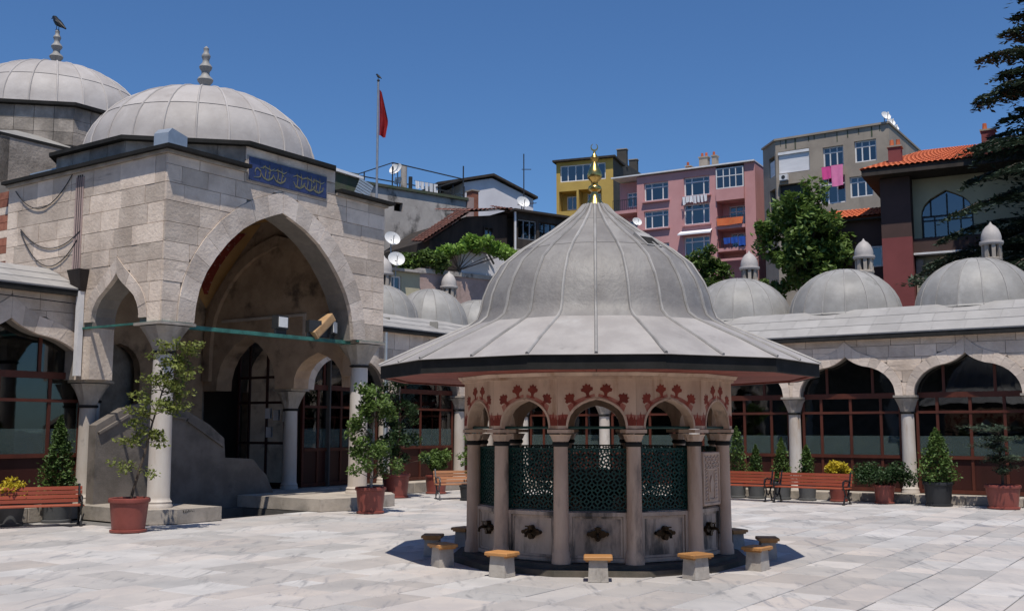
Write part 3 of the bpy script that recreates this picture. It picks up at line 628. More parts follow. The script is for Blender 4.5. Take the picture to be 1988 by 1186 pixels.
MB().box(-.0, 2.85, 0, .05, .3, 4.8).obj('door_hall_back', 'pit_stone', G, (7.9,0,0), PI/2)
for k, (y_, z_) in enumerate(((.55,2.2),(.95,2.25),(1.3,2.3),(1.25,1.75))): MB().box(y_, y_+.2, .045, .05, z_, z_+.3).obj('paper_notice', 'cloth_white', dw)
MB().box(1.6, 4.3, 4.6, 4.65, 0, 5).obj('doorway_back', 'pit_stone', G)
for nm, ops_, x0_ in (('blind_arch', 2.95, 0.),):
    I = fit([(2.72,3.4),(2.72,4.3),(2.68,4.8),(2.55,5.3),(2.28,5.8),(1.9,6.25),(1.4,6.66),(.85,6.95),(0,7.2)], 24); O = fit([(3.02,3.4),(3.02,4.3),(2.98,4.85),(2.83,5.45),(2.52,6.0),(2.1,6.5),(1.55,6.94),(.95,7.25),(0,7.52)], 24); m = MB()
    for sg in (-1, 1):
        for k in range(24): m.prism([(.2+sg*I[k][0], I[k][1]), (.2+sg*I[k+1][0], I[k+1][1]), (.2+sg*O[k+1][0], O[k+1][1]), (.2+sg*O[k][0], O[k][1])], 0, .13)
    m.obj('blind_arch', 'inner_stone', G, (5.849,0,0), PI/2)
fr_ = MB().box(-1.0,2.5,.0,.05,5.12,5.2); fr_.box(-1.0,-.9,0,.05,4.55,5.12); fr_.obj('wall_frame', 'voussoir', G, (5.84,0,0), PI/2)
for (zz, u0, nm, mt, o_) in ((5.62, 0., 'pendentive', 'ochre', 0.), (6.02, 0., 'painted_pendentive', 'pend_red', .05)):
    m = MB(); n = 10; k = 12; rows = []
    for i in range(n+1):
        u = i/n; z = zz+((7.95 if not o_ else 7.72)-zz)*u; w = 2.35*((z-5.62)/2.33)**1.1+.02; e = o_*.8; lo, hi = (0., 1.) if not o_ else (.5-.40*(.25+.75*u), .5+.40*(.25+.75*u))
        an = [PI/2*(lo+(hi-lo)*j/k) for j in range(k+1)]
        rows.append([(5.84-e-w*(1-math.cos(q))*.98, 3.27-e-w*(1-math.sin(q))*.98, z) for q in an])
    m.add([p for q in rows for p in q], [(i*(k+1)+j, i*(k+1)+j+1, (i+1)*(k+1)+j+1, (i+1)*(k+1)+j) for i in range(n) for j in range(k)]); m.obj(nm, mt, G, smooth=True)
MB().lathe(cap_prof(2.9, 2.2, 10, 7.96), 32, (2.88,.35,0), False).obj('inner_vault', 'ochre', G, smooth=True)
for loc, z1, r, a, hc in (((-.34,-2.93,0), 4.30, .235, .47, .66), ((5.96,-2.90,0), 4.30, .245, .48, .66)): column(G, loc, .31, z1, r, a, hc)
for loc, z1, r, a, hc in (((-.28,-.15,0), 3.12, .20, .36, .62), ((6.28,0,0), 3.12, .2, .36, .6)): column(G, loc, .31, z1, r, a, hc)
# platforms, passage floor, stair with solid parapet
MB().hprism([(-1.0,-3.36),(-.45,-3.72),(.70,-3.76),(.70,-1.16),(.70,.4),(-.8,.4)], 0.012, .31).obj('platform', 'kerb_stone', G)
MB().hprism([(3.63,-3.86),(4.4,-4.16),(6.2,-4.0),(6.75,-3.4),(6.75,.35),(3.63,.35)], 0.012, .31).obj('platform', 'kerb_stone', G)
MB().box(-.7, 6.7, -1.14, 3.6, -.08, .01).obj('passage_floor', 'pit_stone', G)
st = MB().prism([(-.55,.0),(-.55,2.08),(.28,2.53),(.66,2.60),(1.92,2.46),(2.66,2.10),(3.14,1.76),(3.19,1.27),(4.1,1.22),(4.6,.78),(4.85,.32),(4.85,0)], -.9, -.62).obj('stair_parapet', 'stair_stone', G)
for (p, q) in (((-.5,2.02),(.3,2.45)), ((.66,2.5),(1.9,2.37)), ((1.95,2.33),(3.1,1.68))): MB().bar((p[0],-.93,p[1]-.12), (q[0],-.93,q[1]-.12), .06, .06).obj('moulding', 'stair_stone', st)
for k in range(8): MB().cbox(.75+.48*k, 1.235+.48*k, -.60, 1.0, .02, 2.2-.26*k, .008).obj('stair_step', 'stair_stone', G)
mk = MB(); CR = random.Random(8)
for k in range(6): x = -.30+.055*k; mk.bar((x,-3.733,.235), (x+CR.uniform(-.02,.025),-3.733,.29), .004, .012); mk.bar((x-.012,-3.733,.262+CR.uniform(-.02,.02)), (x+.026,-3.733,.262+CR.uniform(-.02,.02)), .004, .011)
mk.obj('stencil_mark', 'stencil_ink', G)
# cornice, flat lead roof edge, octagonal drum, dome
cm_ = MB(); o1, o2 = .07, .17
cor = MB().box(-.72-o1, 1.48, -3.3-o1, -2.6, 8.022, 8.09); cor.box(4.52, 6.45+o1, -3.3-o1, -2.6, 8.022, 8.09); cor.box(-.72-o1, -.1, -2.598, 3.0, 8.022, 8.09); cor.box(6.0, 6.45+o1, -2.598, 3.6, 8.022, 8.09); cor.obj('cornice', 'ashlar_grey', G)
rf = MB().box(-.72-o2, 1.485, -3.54, -2.7, 8.092, 8.17); rf.box(4.515, 6.45+o2, -3.54, -2.7, 8.092, 8.17); rf.box(-.72-o2, 6.45+o2, -2.698, 3.05, 8.092, 8.172); rf.obj('roof_edge', 'fascia', G)
for poly in ([(-.85,-3.43),(1.47,-3.43),(-.85,-1.1)], [(6.58,-3.43),(4.53,-3.43),(6.58,-1.3)]):
    MB().add([(*poly[0],8.178), (*poly[1],8.178), (*poly[2],8.178), (poly[1][0]*.5+poly[2][0]*.5, poly[1][1]*.5+poly[2][1]*.5, 8.5)], [(0,1,3),(1,2,3),(2,0,3)]).obj('corner_roof', 'lead', G)
DC = (2.92, .05)
def octo(ap, c=DC): R_ = ap/math.cos(PI/8); return [(c[0]+R_*math.cos(PI/8+PI/4*k), c[1]+R_*math.sin(PI/8+PI/4*k)) for k in range(8)]
dr = MB().hprism(octo(3.31), 8.172, 8.66).obj('drum', 'joint', G)
oc = octo(3.335)
for k in range(8):
    p, q = Vector((*oc[k],0)), Vector((*oc[(k+1) % 8],0)); d = (q-p)/4
    if k in (3, 4, 5, 2, 6):
        for i in range(4):
            a_, b_ = p+d*(i+.01), p+d*(i+.99); nrm = Vector((d.y,-d.x,0)).normalized()*-.03
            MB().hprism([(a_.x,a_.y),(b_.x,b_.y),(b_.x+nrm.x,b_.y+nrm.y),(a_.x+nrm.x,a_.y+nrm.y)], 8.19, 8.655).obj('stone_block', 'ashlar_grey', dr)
MB().hprism(octo(3.50), 8.665, 8.76).obj('drum_edge', 'fascia', G); MB().hprism(octo(3.48), 8.762, 8.80, octo(3.05)).obj('drum_skirt', 'lead_warm', G)
dome(G, [(3.22,8.79)]+[(r, z) for r, z in cap_prof(2.98, 2.08, 12, 8.88, .12)], 24, [0,5,13], (*DC,0), sheet='lead_warm', roll=.026, rot=.05, rollmat='lead_warm')
finial(G, (*DC,10.92), 1.33, .29, 'lead')
fl = MB().prism([(0,0),(.62,0),(.62,.34),(.12,.42),(0,.3)], 0, .4); fl.obj('roof_floodlight_housing', 'zinc', G, (-.72,-3.3,8.18), .2)
MB().box(-.4, -.36, -1.2, 2.6, 8.3, 8.42).obj('flashing', 'zinc', G)
# the second domed block behind
D2 = (2.9, 7.1)
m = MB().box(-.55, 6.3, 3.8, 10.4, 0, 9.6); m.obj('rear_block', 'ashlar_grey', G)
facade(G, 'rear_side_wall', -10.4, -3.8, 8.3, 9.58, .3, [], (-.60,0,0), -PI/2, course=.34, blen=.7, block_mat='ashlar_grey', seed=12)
MB().box(-.75, 6.5, 3.78, 10.6, 9.6, 9.68).obj('rear_roof_edge', 'fascia', G); MB().hprism([(-.72,3.8),(6.47,3.8),(6.47,10.57),(-.72,10.57)], 9.682, 10.05, [(.3,4.6),(5.5,4.6),(5.5,9.6),(.3,9.6)]).obj('rear_roof', 'lead', G)
dr2 = MB().hprism(octo(3.12, D2), 9.8, 10.92).obj('rear_drum', 'joint', G); oc2 = octo(3.15, D2)
for k in (2, 3, 4, 5):
    p, q = Vector((*oc2[k],0)), Vector((*oc2[(k+1) % 8],0)); d = (q-p)/5; nrm = Vector((d.y,-d.x,0)).normalized()*-.03
    for j in range(3):
        for i in range(5): a_, b_ = p+d*(i+.012), p+d*(i+.988); MB().hprism([(a_.x,a_.y),(b_.x,b_.y),(b_.x+nrm.x,b_.y+nrm.y),(a_.x+nrm.x,a_.y+nrm.y)], 9.83+.36*j, 9.83+.36*j+.35).obj('stone_block', 'ashlar_grey', dr2)
None; MB().hprism(octo(3.3, D2), 10.92, 11.01).obj('drum_edge', 'fascia', G); MB().hprism(octo(3.28, D2), 11.012, 11.08, octo(2.8, D2)).obj('drum_skirt', 'lead_warm', G)
dome(G, [(2.98,11.05)]+cap_prof(2.78, 1.93, 12, 11.14, .12), 24, [0,5,13], (*D2,0), sheet='lead_warm', roll=.026, rollmat='lead_warm')
finial(G, (*D2,13.03), 1.24, .28, 'lead')
# striped brick-and-stone wall left of the side wall
bs = MB().box(-.60, -.3, 2.96, 7.5, 0, 8.3).obj('striped_wall', 'joint', G)
for j in range(18):
    z = 4.4+j*.2
    for k in range(4): MB().box(-.635, -.595, 2.97+k*.9+.006, 2.97+(k+1)*.9-.006, z+.006, z+.194).obj('brick' if j % 3 else 'stone_block', 'brick' if j % 3 else 'ashlar', bs)
# tie beam with lamps and a wooden loudspeaker box, cables, hopper and downpipe
MB().box(-.1, 6.2, -3.02, -2.9, 4.22, 4.31).obj('tie_beam', 'tie_green', G)
MB().box(-.78, .1, -3.33, -3.28, 4.27, 4.315).obj('iron_band', 'tie_green', G); MB().box(5.4, 6.5, -3.33, -3.28, 4.27, 4.315).obj('iron_band', 'tie_green', G)
MB().box(-.76, -.70, -3.2, -.2, 4.27, 4.315).obj('iron_band', 'tie_green', G)
hp = MB().hprism([(-.86,-.52),(-.70,-.52),(-.70,-.2),(-.86,-.2)], 5.15, 5.65, [(-.98,-.62),(-.70,-.62),(-.70,-.12),(-.98,-.12)]).obj('rain_hopper', 'timber_dark', G)
MB().box(-.86, -.74, -.50, -.36, 3.2, 5.15).obj('downpipe', 'white_paint', G)
def cable(pts, r=.012, parent=G, name='cable', mt='cable'): return MB().tube(pts, r, 5).obj(name, mt, parent)
def sag(a, b, d, n=12): a, b = Vector(a), Vector(b); return [a+(b-a)*(i/n)-Vector((0,0,d*4*(i/n)*(1-i/n))) for i in range(n+1)]
cable(sag((-.75,.2,8.0), (-.75,2.6,7.9), .62)); cable(sag((-.74,-.2,6.6), (-.74,2.3,6.9), .45)); cable(sag((-.74,-.1,6.4), (-.74,2.3,6.85), .75))
for x in (-.18,-.10,-.02): cable([(-.735,x,7.95), (-.735,x,5.7)], .011)
MB().box(-.736, -.722, -.25, .06, 4.6, 7.9).obj('pale_strip', 'plaster_oldpink', G)

# things fixed to the tie beam
def lamp(px, lab, rz, z=4.32, s=.22, tilt=-.5):
    t = thing('floodlight', lab, 'floodlight', MA @ Vector((px,-2.96,z)), RA+rz, 'floodlights on the tie beam')
    MB().box(-s*.9, s*.9, -.07, .12, .12, .12+s*1.5).obj('housing', 'dark_metal', t); MB().box(-s*.72, s*.72, -.085, -.071, .16, .08+s*1.5).obj('lens', 'lamp_glass', t); MB().box(-s*.95, s*.95, .0, .04, 0, .12).obj('bracket', 'dark_metal', t)
lamp(3.05, 'floodlight with pale lens standing alone mid tie beam', .1); lamp(4.85, 'floodlight beside the slanted wooden box on the tie beam', .5, s=.24); lamp(4.15, 'dark back-turned floodlight left of the slanted wooden box', 2.9, s=.2)
t = thing('wooden_box', 'slanted pale wooden loudspeaker box on the green tie beam', 'box', MA @ Vector((4.5,-2.96,4.335)), RA)
m = MB(); m.x = Matrix.Translation((0,0,.2)) @ Matrix.Rotation(-.7, 4, 'Y'); m.cbox(-.42, .42, -.16, .16, 0, .22); m.obj('case', 'pale_wood', t)
m = MB(); m.x = Matrix.Translation((0,0,.2)) @ Matrix.Rotation(-.7, 4, 'Y'); m.box(-.36, .36, -.168, -.161, .03, .19); m.obj('front_board', 'pale_wood', t); MB().box(-.12, .2, -.05, .05, 0, .3).obj('stand', 'dark_metal', t)

# ------------------------------------------------------------------ arcaded wings
OG = [(1.0,0),(.99,.12),(.965,.25),(.90,.39),(.80,.53),(.68,.63),(.55,.70),(.45,.73),(.425,.735),(.34,.755),(.22,.81),(.12,.88),(.05,.945),(0,1.0)]
OGO = [(1.15,0),(1.15,.16),(1.12,.34),(1.04,.54),(.92,.73),(.76,.88),(.58,1.0),(.50,1.03),(.42,1.06),(.30,1.12),(.2,1.2),(.12,1.28),(.05,1.36),(0,1.42)]
def chimney(root, x, y, z0, z1, r):
    h = z1-z0; c = MB().lathe([(r,0),(r,h*.42),(r*1.06,h*.43),(r*1.06,h*.46),(r*.98,h*.47)], 8, ang0=PI/8).obj('chimney', 'kerb_stone', root, (x,y,z0))
    p = MB()
    for k in range(8): a = PI/8+2*PI*k/8; p.x = Matrix.Rotation(a, 4, 'Z'); p.box(r*.72, r*.98, -r*.19, r*.19, h*.46, h*.66)
    p.x = None; p.obj('smoke_slots', 'kerb_stone', c); MB().lathe([(r*.66,h*.46),(r*.66,h*.66)], 8).obj('flue', 'pit_stone', c)
    MB().lathe([(r*1.12,h*.655),(r*1.22,h*.68),(r*1.2,h*.71),(r*1.02,h*.715),(r*1.04,h*.76),(r*.96,h*.82),(r*.78,h*.88),(r*.5,h*.93),(r*.2,h*.96),(r*.09,h*.985),(.01,h)], 16).obj('cap', 'lead_warm', c, smooth=30)
def screen(root, x0, x1, z0, sill, frost, rail, trans, top, y=.16):
    """red-brown wooden screen that closes one arch: sill, rails, mullions, panes and solid lower panels"""
    w = x1-x0; m = MB(); b = .075; ms = [x0+w*q for q in (.20, .5, .80)]
    m.box(x0, x0+b, y-.05, y+.05, z0, top); m.box(x1-b, x1, y-.05, y+.05, z0, top)
    for q in ms: m.box(q-b*.5, q+b*.5, y-.045, y+.045, z0, trans-.001)
    for q in (x0+w*.27, x0+w*.73): m.box(q-b*.5, q+b*.5, y-.045, y+.045, trans+.13, top)
    for z, h, d in ((z0,.10,.055), (sill-.05,.09,.07), (rail-.035,.07,.06), (trans-.02,.15,.075)): m.box(x0+b, x1-b, y-d, y+d-.012, z, z+h)
    o = m.obj('glazed_screen', 'window_wood', root)
    X = [x0+b]+[v for q in ms for v in (q-b*.5, q+b*.5)]+[x1-b]
    for i in range(0, 8, 2):
        for (za, zb, nm, mt, yy) in ((z0+.1, sill-.05, 'wood_panel', 'panel_wood', y), (sill+.04, rail-.035, 'pane', 'glass', y), (rail+.035, trans-.02, 'pane', 'glass', y)):
            MB().box(X[i]+.001, X[i+1]-.001, yy-.012, yy+.012, za+.001, zb-.001).obj(nm, mt, o)
        MB().box(X[i]+.004, X[i+1]-.004, y-.022, y-.0145, sill+.045, frost).obj('frosted_film', 'frosted', o)
    q = [x0+b, x0+w*.27-b*.5, x0+w*.27+b*.5, x0+w*.73-b*.5, x0+w*.73+b*.5, x1-b]
    for i in (0, 2, 4): MB().box(q[i]+.001, q[i+1]-.001, y-.012, y+.012, trans+.131, top).obj('pane', 'glass', o)
def wing(name, label, O_, rz, cols, P, domes, chims, end=(0., 0.), seed=3, no_arch=()):
    W_ = thing(name, label, 'arcade', O_, rz); zp, cz, ev, pk = P['zp'], P['cap'], P['eave'], P['peak']
    x0, x1 = cols[0]-end[0], cols[-1]+end[1]; ops = []
    for i, (a, b) in enumerate(zip(cols, cols[1:])):
        if i in no_arch: continue
        h = (b-a)/2-P['pier']; H_ = pk-cz; k = min(1., ((b-a)/2-.02)/(h*1.15))
        ops.append(((a+b)/2, [(h*w, cz+H_*z) for w, z in OG], [(min(h*w*1., (b-a)/2-.012), cz+H_*z*.98) for w, z in OGO]))
    facade(W_, 'arcade_wall', x0, x1, cz, ev-.16, .5, ops, (0,-.22,0), 0, course=.36, blen=.8, nv=8, seed=seed)
    MB().box(x0, x1, -.305, .2, ev-.158, ev-.06).obj('cornice', 'ashlar', W_)
    MB().box(x0, x1, -.425, -.312, ev-.165, ev-.037).obj('eave_board', 'fascia', W_)
    MB().box(x0-.2, x1+.2, -.75, .6, .012, zp).obj('plinth', 'kerb_stone', W_)
    n = int((x1-x0)/1.3)
    for k in range(n): w = (x1-x0+.4)/n; MB().cbox(x0-.2+k*w+.005, x0-.2+(k+1)*w-.005, -.80, -.20, .013, zp+.012, .015).obj('kerb_stone', 'kerb_stone', W_)
    for c in cols[P.get('skip', 0):]: column(W_, (c, 0, 0), zp, cz, P['r'], P['a'], P['hc'])
    for i, (a, b) in enumerate(zip(cols, cols[1:])): screen(W_, a+P['r']+.01, b-P['r']-.01, zp+.02, P['sill'], P['frost'], P['rail'], P['trans'], pk+.12)
    # rooms behind
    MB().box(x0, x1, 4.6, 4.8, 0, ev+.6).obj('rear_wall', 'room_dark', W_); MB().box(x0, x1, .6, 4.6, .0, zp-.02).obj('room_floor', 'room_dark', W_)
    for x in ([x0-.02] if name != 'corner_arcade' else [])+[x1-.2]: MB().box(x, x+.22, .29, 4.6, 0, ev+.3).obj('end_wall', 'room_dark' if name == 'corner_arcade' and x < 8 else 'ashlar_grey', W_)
    # lead roof: eave slope of single sheets, flat behind
    rise, y0, y1 = P['rise'], -.44, 1.0
    core = MB().add([(x0,y0,ev-.01),(x1,y0,ev-.01),(x1,y1,ev+rise-.03),(x0,y1,ev+rise-.03),(x1,4.85,ev+rise+.05),(x0,4.85,ev+rise+.05),(x0,4.85,ev-.2),(x1,4.85,ev-.2),(x0,y0,ev-.035),(x1,y0,ev-.035)], [(0,1,2,3),(3,2,4,5),(5,4,7,6),(8,9,1,0),(6,7,9,8),(0,3,5,6,8),(1,9,7,4,2)]).obj('roof', 'lead_roof', W_)
    R = random.Random(seed)
    for j in range(3):
        ya, yb = y0+(y1-y0)*j/3, y0+(y1-y0)*(j+1)/3; x = x0-R.uniform(0, .5)
        while x < x1:
            w = R.uniform(.7, .95); a, b = max(x, x0)+.003, min(x+w, x1)-.003; x += w
            if b-a < .1: continue
            f = lambda yy: ev+(rise)*(yy-y0)/(y1-y0)
            MB().add([(a,ya-.008,f(ya)+.006),(b,ya-.008,f(ya)+.006),(b,yb,f(yb)-.008),(a,yb,f(yb)-.008),(a,ya-.008,f(ya)-.010),(b,ya-.008,f(ya)-.010)], [(0,1,2,3),(4,5,1,0)]).obj('lead_sheet', 'lead_roof', core)
    for (x, y, r, zt_, zb_) in domes:
        pr = [(r+.05, zb_-.04), (r, zb_)]+cap_prof(r*.985, zt_-zb_-.05, 9, zb_+.05, .06)[1:]
        dome(W_, pr, 16, [0,7,len(pr)-1], (x,y,0), sheet='lead', roll=.016, rot=x)
    for (x, y, a, b, r) in chims: chimney(W_, x, y, a, b, r)
    return W_
PB = dict(zp=.22, cap=2.93, eave=4.70, peak=4.06, pier=.25, r=.185, a=.30, hc=.50, sill=1.22, frost=1.80, rail=2.46, trans=2.88, rise=.86)
wing('far_arcade', 'right-hand arcade with ogee arches, lead roof and three small domes behind the benches', OB, RB, [-14.63,-13.06,-9.79,-6.53,-3.264,0,3.264,6.53], PB,
     [(x, 2.55, 1.74, 7.02, 5.50) for x in (-9.6,-6.0,-2.44,1.47,5.0)], [(-2.18,3.9,6.2,8.2,.29), (1.70,3.9,6.2,8.32,.29), (-6.15,3.9,6.2,8.18,.29)], (.2,.4), seed=3)
PA = dict(zp=.31, cap=3.12, eave=5.20, peak=4.42, pier=.30, r=.19, a=.34, hc=.50, sill=1.40, frost=2.0, rail=2.64, trans=3.16, rise=.62, skip=0)
wing('side_arcade', 'left-hand arcade wing with ogee arch, lead eave and red-brown glazed screens', OA, RA, [-9.0,-4.55,-.08], dict(PA, skip=0), [], [], (.3,-.66), seed=6)
wing('corner_arcade', 'arcade between gatehouse and fountain with small lead domes', OA, RA, [6.66,10.3,14.2,15.9], dict(PA, skip=1, pier=.28), [(12.52,2.3,1.42,7.0,5.66), (15.38,2.3,1.46,7.16,5.66), (18.4,2.3,1.5,7.05,5.66)],
     [(18.18,3.6,6.2,8.3,.30), (14.25,3.6,6.2,8.4,.30)], (-.1,.5), seed=8)
cw = bpy.data.objects['corner_arcade']; MB().tube([(9.85,-.42,.3), (9.85,-.42,5.0)], .05, 8).obj('downpipe', 'zinc', cw)
cable([(-9,-.34,4.92), (-6,-.34,4.88), (-3,-.34,4.9), (-.8,-.34,4.86)], .012, bpy.data.objects['side_arcade'])
for k, (px, py) in enumerate(((748,632), (842,640))):
    p = site(px, py, 34.2+k*1.6); t = thing('roof_spotlight', 'black angled spotlight on the corner arcade eave, '+('beside the gatehouse' if k == 0 else 'farther from the gatehouse'), 'spotlight', p-Vector((0,0,.16)), RA+.6, 'spotlights on the eave')
    m = MB(); m.x = Matrix.Translation((0,0,.2)) @ Matrix.Rotation(.5, 4, 'Y'); m.box(-.09, .09, -.14, .14, -.08, .22); m.obj('housing', 'dark_metal', t); MB().box(-.12, .12, -.03, .03, 0, .14).obj('foot', 'dark_metal', t)

# ------------------------------------------------------------------ benches
def bench(label, loc, rz, L=2.05, wood='bench_wood', iron='black_iron'):
    t = thing('bench', label, 'bench', loc, rz, 'slatted benches in the courtyard')
    for k in range(4): MB().cbox(-L/2, L/2, -.20+.115*k, -.20+.115*k+.095, .405, .435, .006).obj('seat_slat', wood, t)
    for k in range(4):
        m = MB(); m.x = Matrix.Translation((0, .265+.028*k, .50+.085*k)) @ Matrix.Rotation(-.22, 4, 'X'); m.cbox(-L/2, L/2, -.014, .014, -.036, .036, .005); m.obj('back_slat', wood, t)
    for sg in (-1, 1):
        x = sg*(L/2-.06); m = MB()
        m.tube([(x,-.24,.0), (x,-.20,.10), (x,-.10,.24), (x,-.17,.38), (x,-.22,.40)], .026, 6); m.tube([(x,.25,0), (x,.22,.12), (x,.12,.25), (x,.20,.38), (x,.24,.46), (x,.37,.84)], .026, 6)
        m.bar((x,-.23,.395), (x,.25,.395), .05, .035); m.tube([(x,-.11,.25), (x,0,.17), (x,.12,.25)], .02, 6); m.box(x-.03, x+.03, -.29, -.20, 0, .03); m.box(x-.03, x+.03, .21, .30, 0, .03)
        m.tube([(x,-.21,.40), (x,-.26,.50), (x,-.22,.60), (x,-.05,.62), (x,.12,.60), (x,.28,.62)], .024, 6); m.tube([(x,-.21,.59), (x,-.17,.55), (x,-.20,.52)], .018, 6)
        m.obj('bench_end', iron, t, smooth=40)
    return t
def inB(x, y, z=0): return MBm @ Vector((x, y, z))
def inA(x, y, z=0): return MA @ Vector((x, y, z))
Z0 = .004
bench('red slatted bench at the left edge beside the leaning potted tree', Vector((-8.99,22.42,Z0))-Vector((.883,.469,0))*1.0, math.radians(28))
bench('red slatted bench nearer the row of large pots on the right', inB(-1.98,-2.42,Z0), RB-.03)
bench('red slatted bench partly hidden behind the fountain on the right', inB(-4.20,-2.30,Z0), RB-.02)
bench('pale weathered bench with grey iron ends left of the fountain', Vector((-1.36,30.75,Z0)), math.radians(18), 1.7, 'bench_pale_wood', 'grey_iron')

# ------------------------------------------------------------------ potted plants
def pot(t, r, h, mt, square=False):
    if square:
        q = [(-r,-r*.62),(r,-r*.62),(r,r*.62),(-r,r*.62)]; MB().hprism([(a*.84, b*.84) for a, b in q], 0, h*.9, [(a*.97, b*.97) for a, b in q]).obj('pot', mt, t); p = t.children[-1]
        m = MB(); a, b = r*1.02, r*.66
        m.box(-a, a, -b, -b+.05, h*.9, h); m.box(-a, a, b-.05, b, h*.9, h); m.box(-a, -a+.05, -b+.05, b-.05, h*.9, h); m.box(a-.05, a, -b+.05, b-.05, h*.9, h); m.obj('rim', mt, p); MB().box(-a+.05, a-.05, -b+.05, b-.05, h*.9+.001, h*.93).obj('soil', 'soil', t); return
    p = MB().lathe([(r*.86,0),(r*.90,.015),(r*.90,.05),(r*.80,.06),(r*.93,h*.86)], 28).obj('pot', mt, t, smooth=40)
    MB().lathe([(r*.93,h*.865),(r*1.0,h*.87),(r*1.02,h*.93),(r*1.0,h*.985),(r*.95,h),(r*.90,h*.985),(r*.89,h*.87)], 28, caps=False).obj('rim', mt, p, smooth=40)
    MB().lathe([(r*.885,h*.88),(r*.87,h*.90),(.01,h*.92)], 20).obj('soil', 'soil', t)
def pts_cone(R, n, h, r, z0, p=.75):
    out = []
    while len(out) < n:
        u = R.random()**1.25; a = R.uniform(0, 2*PI); lob = (1+.2*math.sin(3*a+9*u+n)+.16*math.sin(7*a-17*u))*R.choice((.9,1,1,1,1.12,1.3)); rr = r*((1-u)**p)*(.55+.45*min(1, u*6))*lob; k = R.random()**.33
        out.append((rr*k*math.cos(a), rr*k*math.sin(a), z0+h*u+R.gauss(0,.02)))
    return out
def pts_clump(R, n, c, r, squash=.8):
    out = []
    for _ in range(n):
        d = Vector((R.gauss(0,1), R.gauss(0,1), R.gauss(0,1))).normalized()*(R.random()**.4*r); out.append((c[0]+d.x, c[1]+d.y, c[2]+d.z*squash))
    return out
def potted(label, loc, pr, ph, pm, kind, seed, h=1., r=.4, lm='leaf_thuja', rz=0., square=False, size=.05, n=1500):
    t = thing('potted_plant', label, 'potted plant', Vector(loc)+Vector((0,0,Z0)), rz, 'potted plants'); R = random.Random(seed); pot(t, pr, ph, pm, square); z = ph*.92
    if kind == 'cone':
        MB().tube([(0,0,z-.02), (0,0,z+h*.8)], .02, 6, .005).obj('stem', 'bark', t); leaves(pts_cone(R, n, h, r, z), size, lm, 'foliage', t, seed)
    elif kind == 'bush':
        P = []
        for _ in range(16):
            a = R.uniform(0, 2*PI); k = R.uniform(.15, .75); c = (r*k*math.cos(a), r*k*math.sin(a)*.85, z+h*R.uniform(.3, .78)); P += pts_clump(R, n//16, c, r*.34)
            MB().tube([(0,0,z-.02), (c[0]*.4, c[1]*.4, z+(c[2]-z)*.6), c], .012, 5, .004).obj('twig', 'bark', t)
        leaves(P, size, lm, 'foliage', t, seed)
    return t
thuja = 'leaf_thuja'
potted('dark cone-shaped evergreen in a grey pot behind the left bench', inA(-1.56,-1.1), .34, .5, 'pot_grey', 'cone', 1, 1.78, .42, thuja, n=3400, size=.055)
potted('yellow-leaved shrub at the left edge behind the left bench', inA(-2.62,-1.1), .3, .45, 'pot_grey', 'bush', 2, .65, .4, 'leaf_yellow', n=900)
for k, (x, h, r, lab) in enumerate(((-4.58,1.58,.36,'tallest cone evergreen behind the bench next to the fountain'), (-4.0,1.06,.27,'short cone evergreen behind the bench, second right of the fountain'), (-3.22,1.25,.30,'slim bright cone evergreen in front of a column behind the benches'), (-2.49,1.06,.30,'low cone evergreen beside the yellow shrub'))):
    potted(lab, inB(x,-1.28), .27, .5, 'pot_grey', 'cone', 10+k, h, r, 'leaf_thuja' if k != 2 else 'leaf_mid', n=1900, size=.05)
potted('bright yellow shrub in a red pot behind the bench', inB(-1.60,-1.3), .27, .48, 'pot_red', 'bush', 15, .78, .44, 'leaf_yellow', n=1500, size=.055)
potted('wide low dark green shrub in a brown-red pot', inB(-.34,-1.35), .29, .5, 'pot_red', 'bush', 16, .62, .86, 'leaf_dark', n=3400, size=.055)
potted('conical evergreen in a large black pot', inB(1.06,-1.4), .38, .62, 'pot_black', 'cone', 17, 1.42, .52, 'leaf_thuja', n=3200, size=.055)
t = potted('flat-topped spreading conifer in a broad red pot at the right', inB(2.66,-1.6), .43, .6, 'pot_red', 'none', 18, square=False)
R = random.Random(18); P = []; MB().tube([(0,0,.5), (.02,0,1.0), (-.05,.02,1.6), (0,0,2.0)], .035, 6, .012).obj('stem', 'bark', t)
for k in range(26):
    a = R.uniform(0, 2*PI); z = R.choice((.95, 1.2, 1.5, 1.75, 1.95))+R.uniform(-.08, .08); L_ = R.uniform(.35, .95)*(1.15 if z > 1.6 else .8); q = (math.cos(a), math.sin(a))
    MB().tube([(0,0,z-.12), (q[0]*L_*.5, q[1]*L_*.5, z), (q[0]*L_, q[1]*L_, z+.05)], .012, 5, .004).obj('branch', 'bark', t)
    for i in range(120): u = R.uniform(.15, 1); P.append((q[0]*L_*u+R.gauss(0,.09), q[1]*L_*u+R.gauss(0,.09), z+.03+R.gauss(0,.035)))
leaves(P, .05, 'leaf_cedar', 'foliage', t, 18, 1.8, .6)
potted('round leafy shrub in a red pot behind the pale bench', (-2.36,33.25,0), .36, .58, 'pot_red', 'bush', 19, .95, .58, 'leaf_mid', n=2600, size=.06)
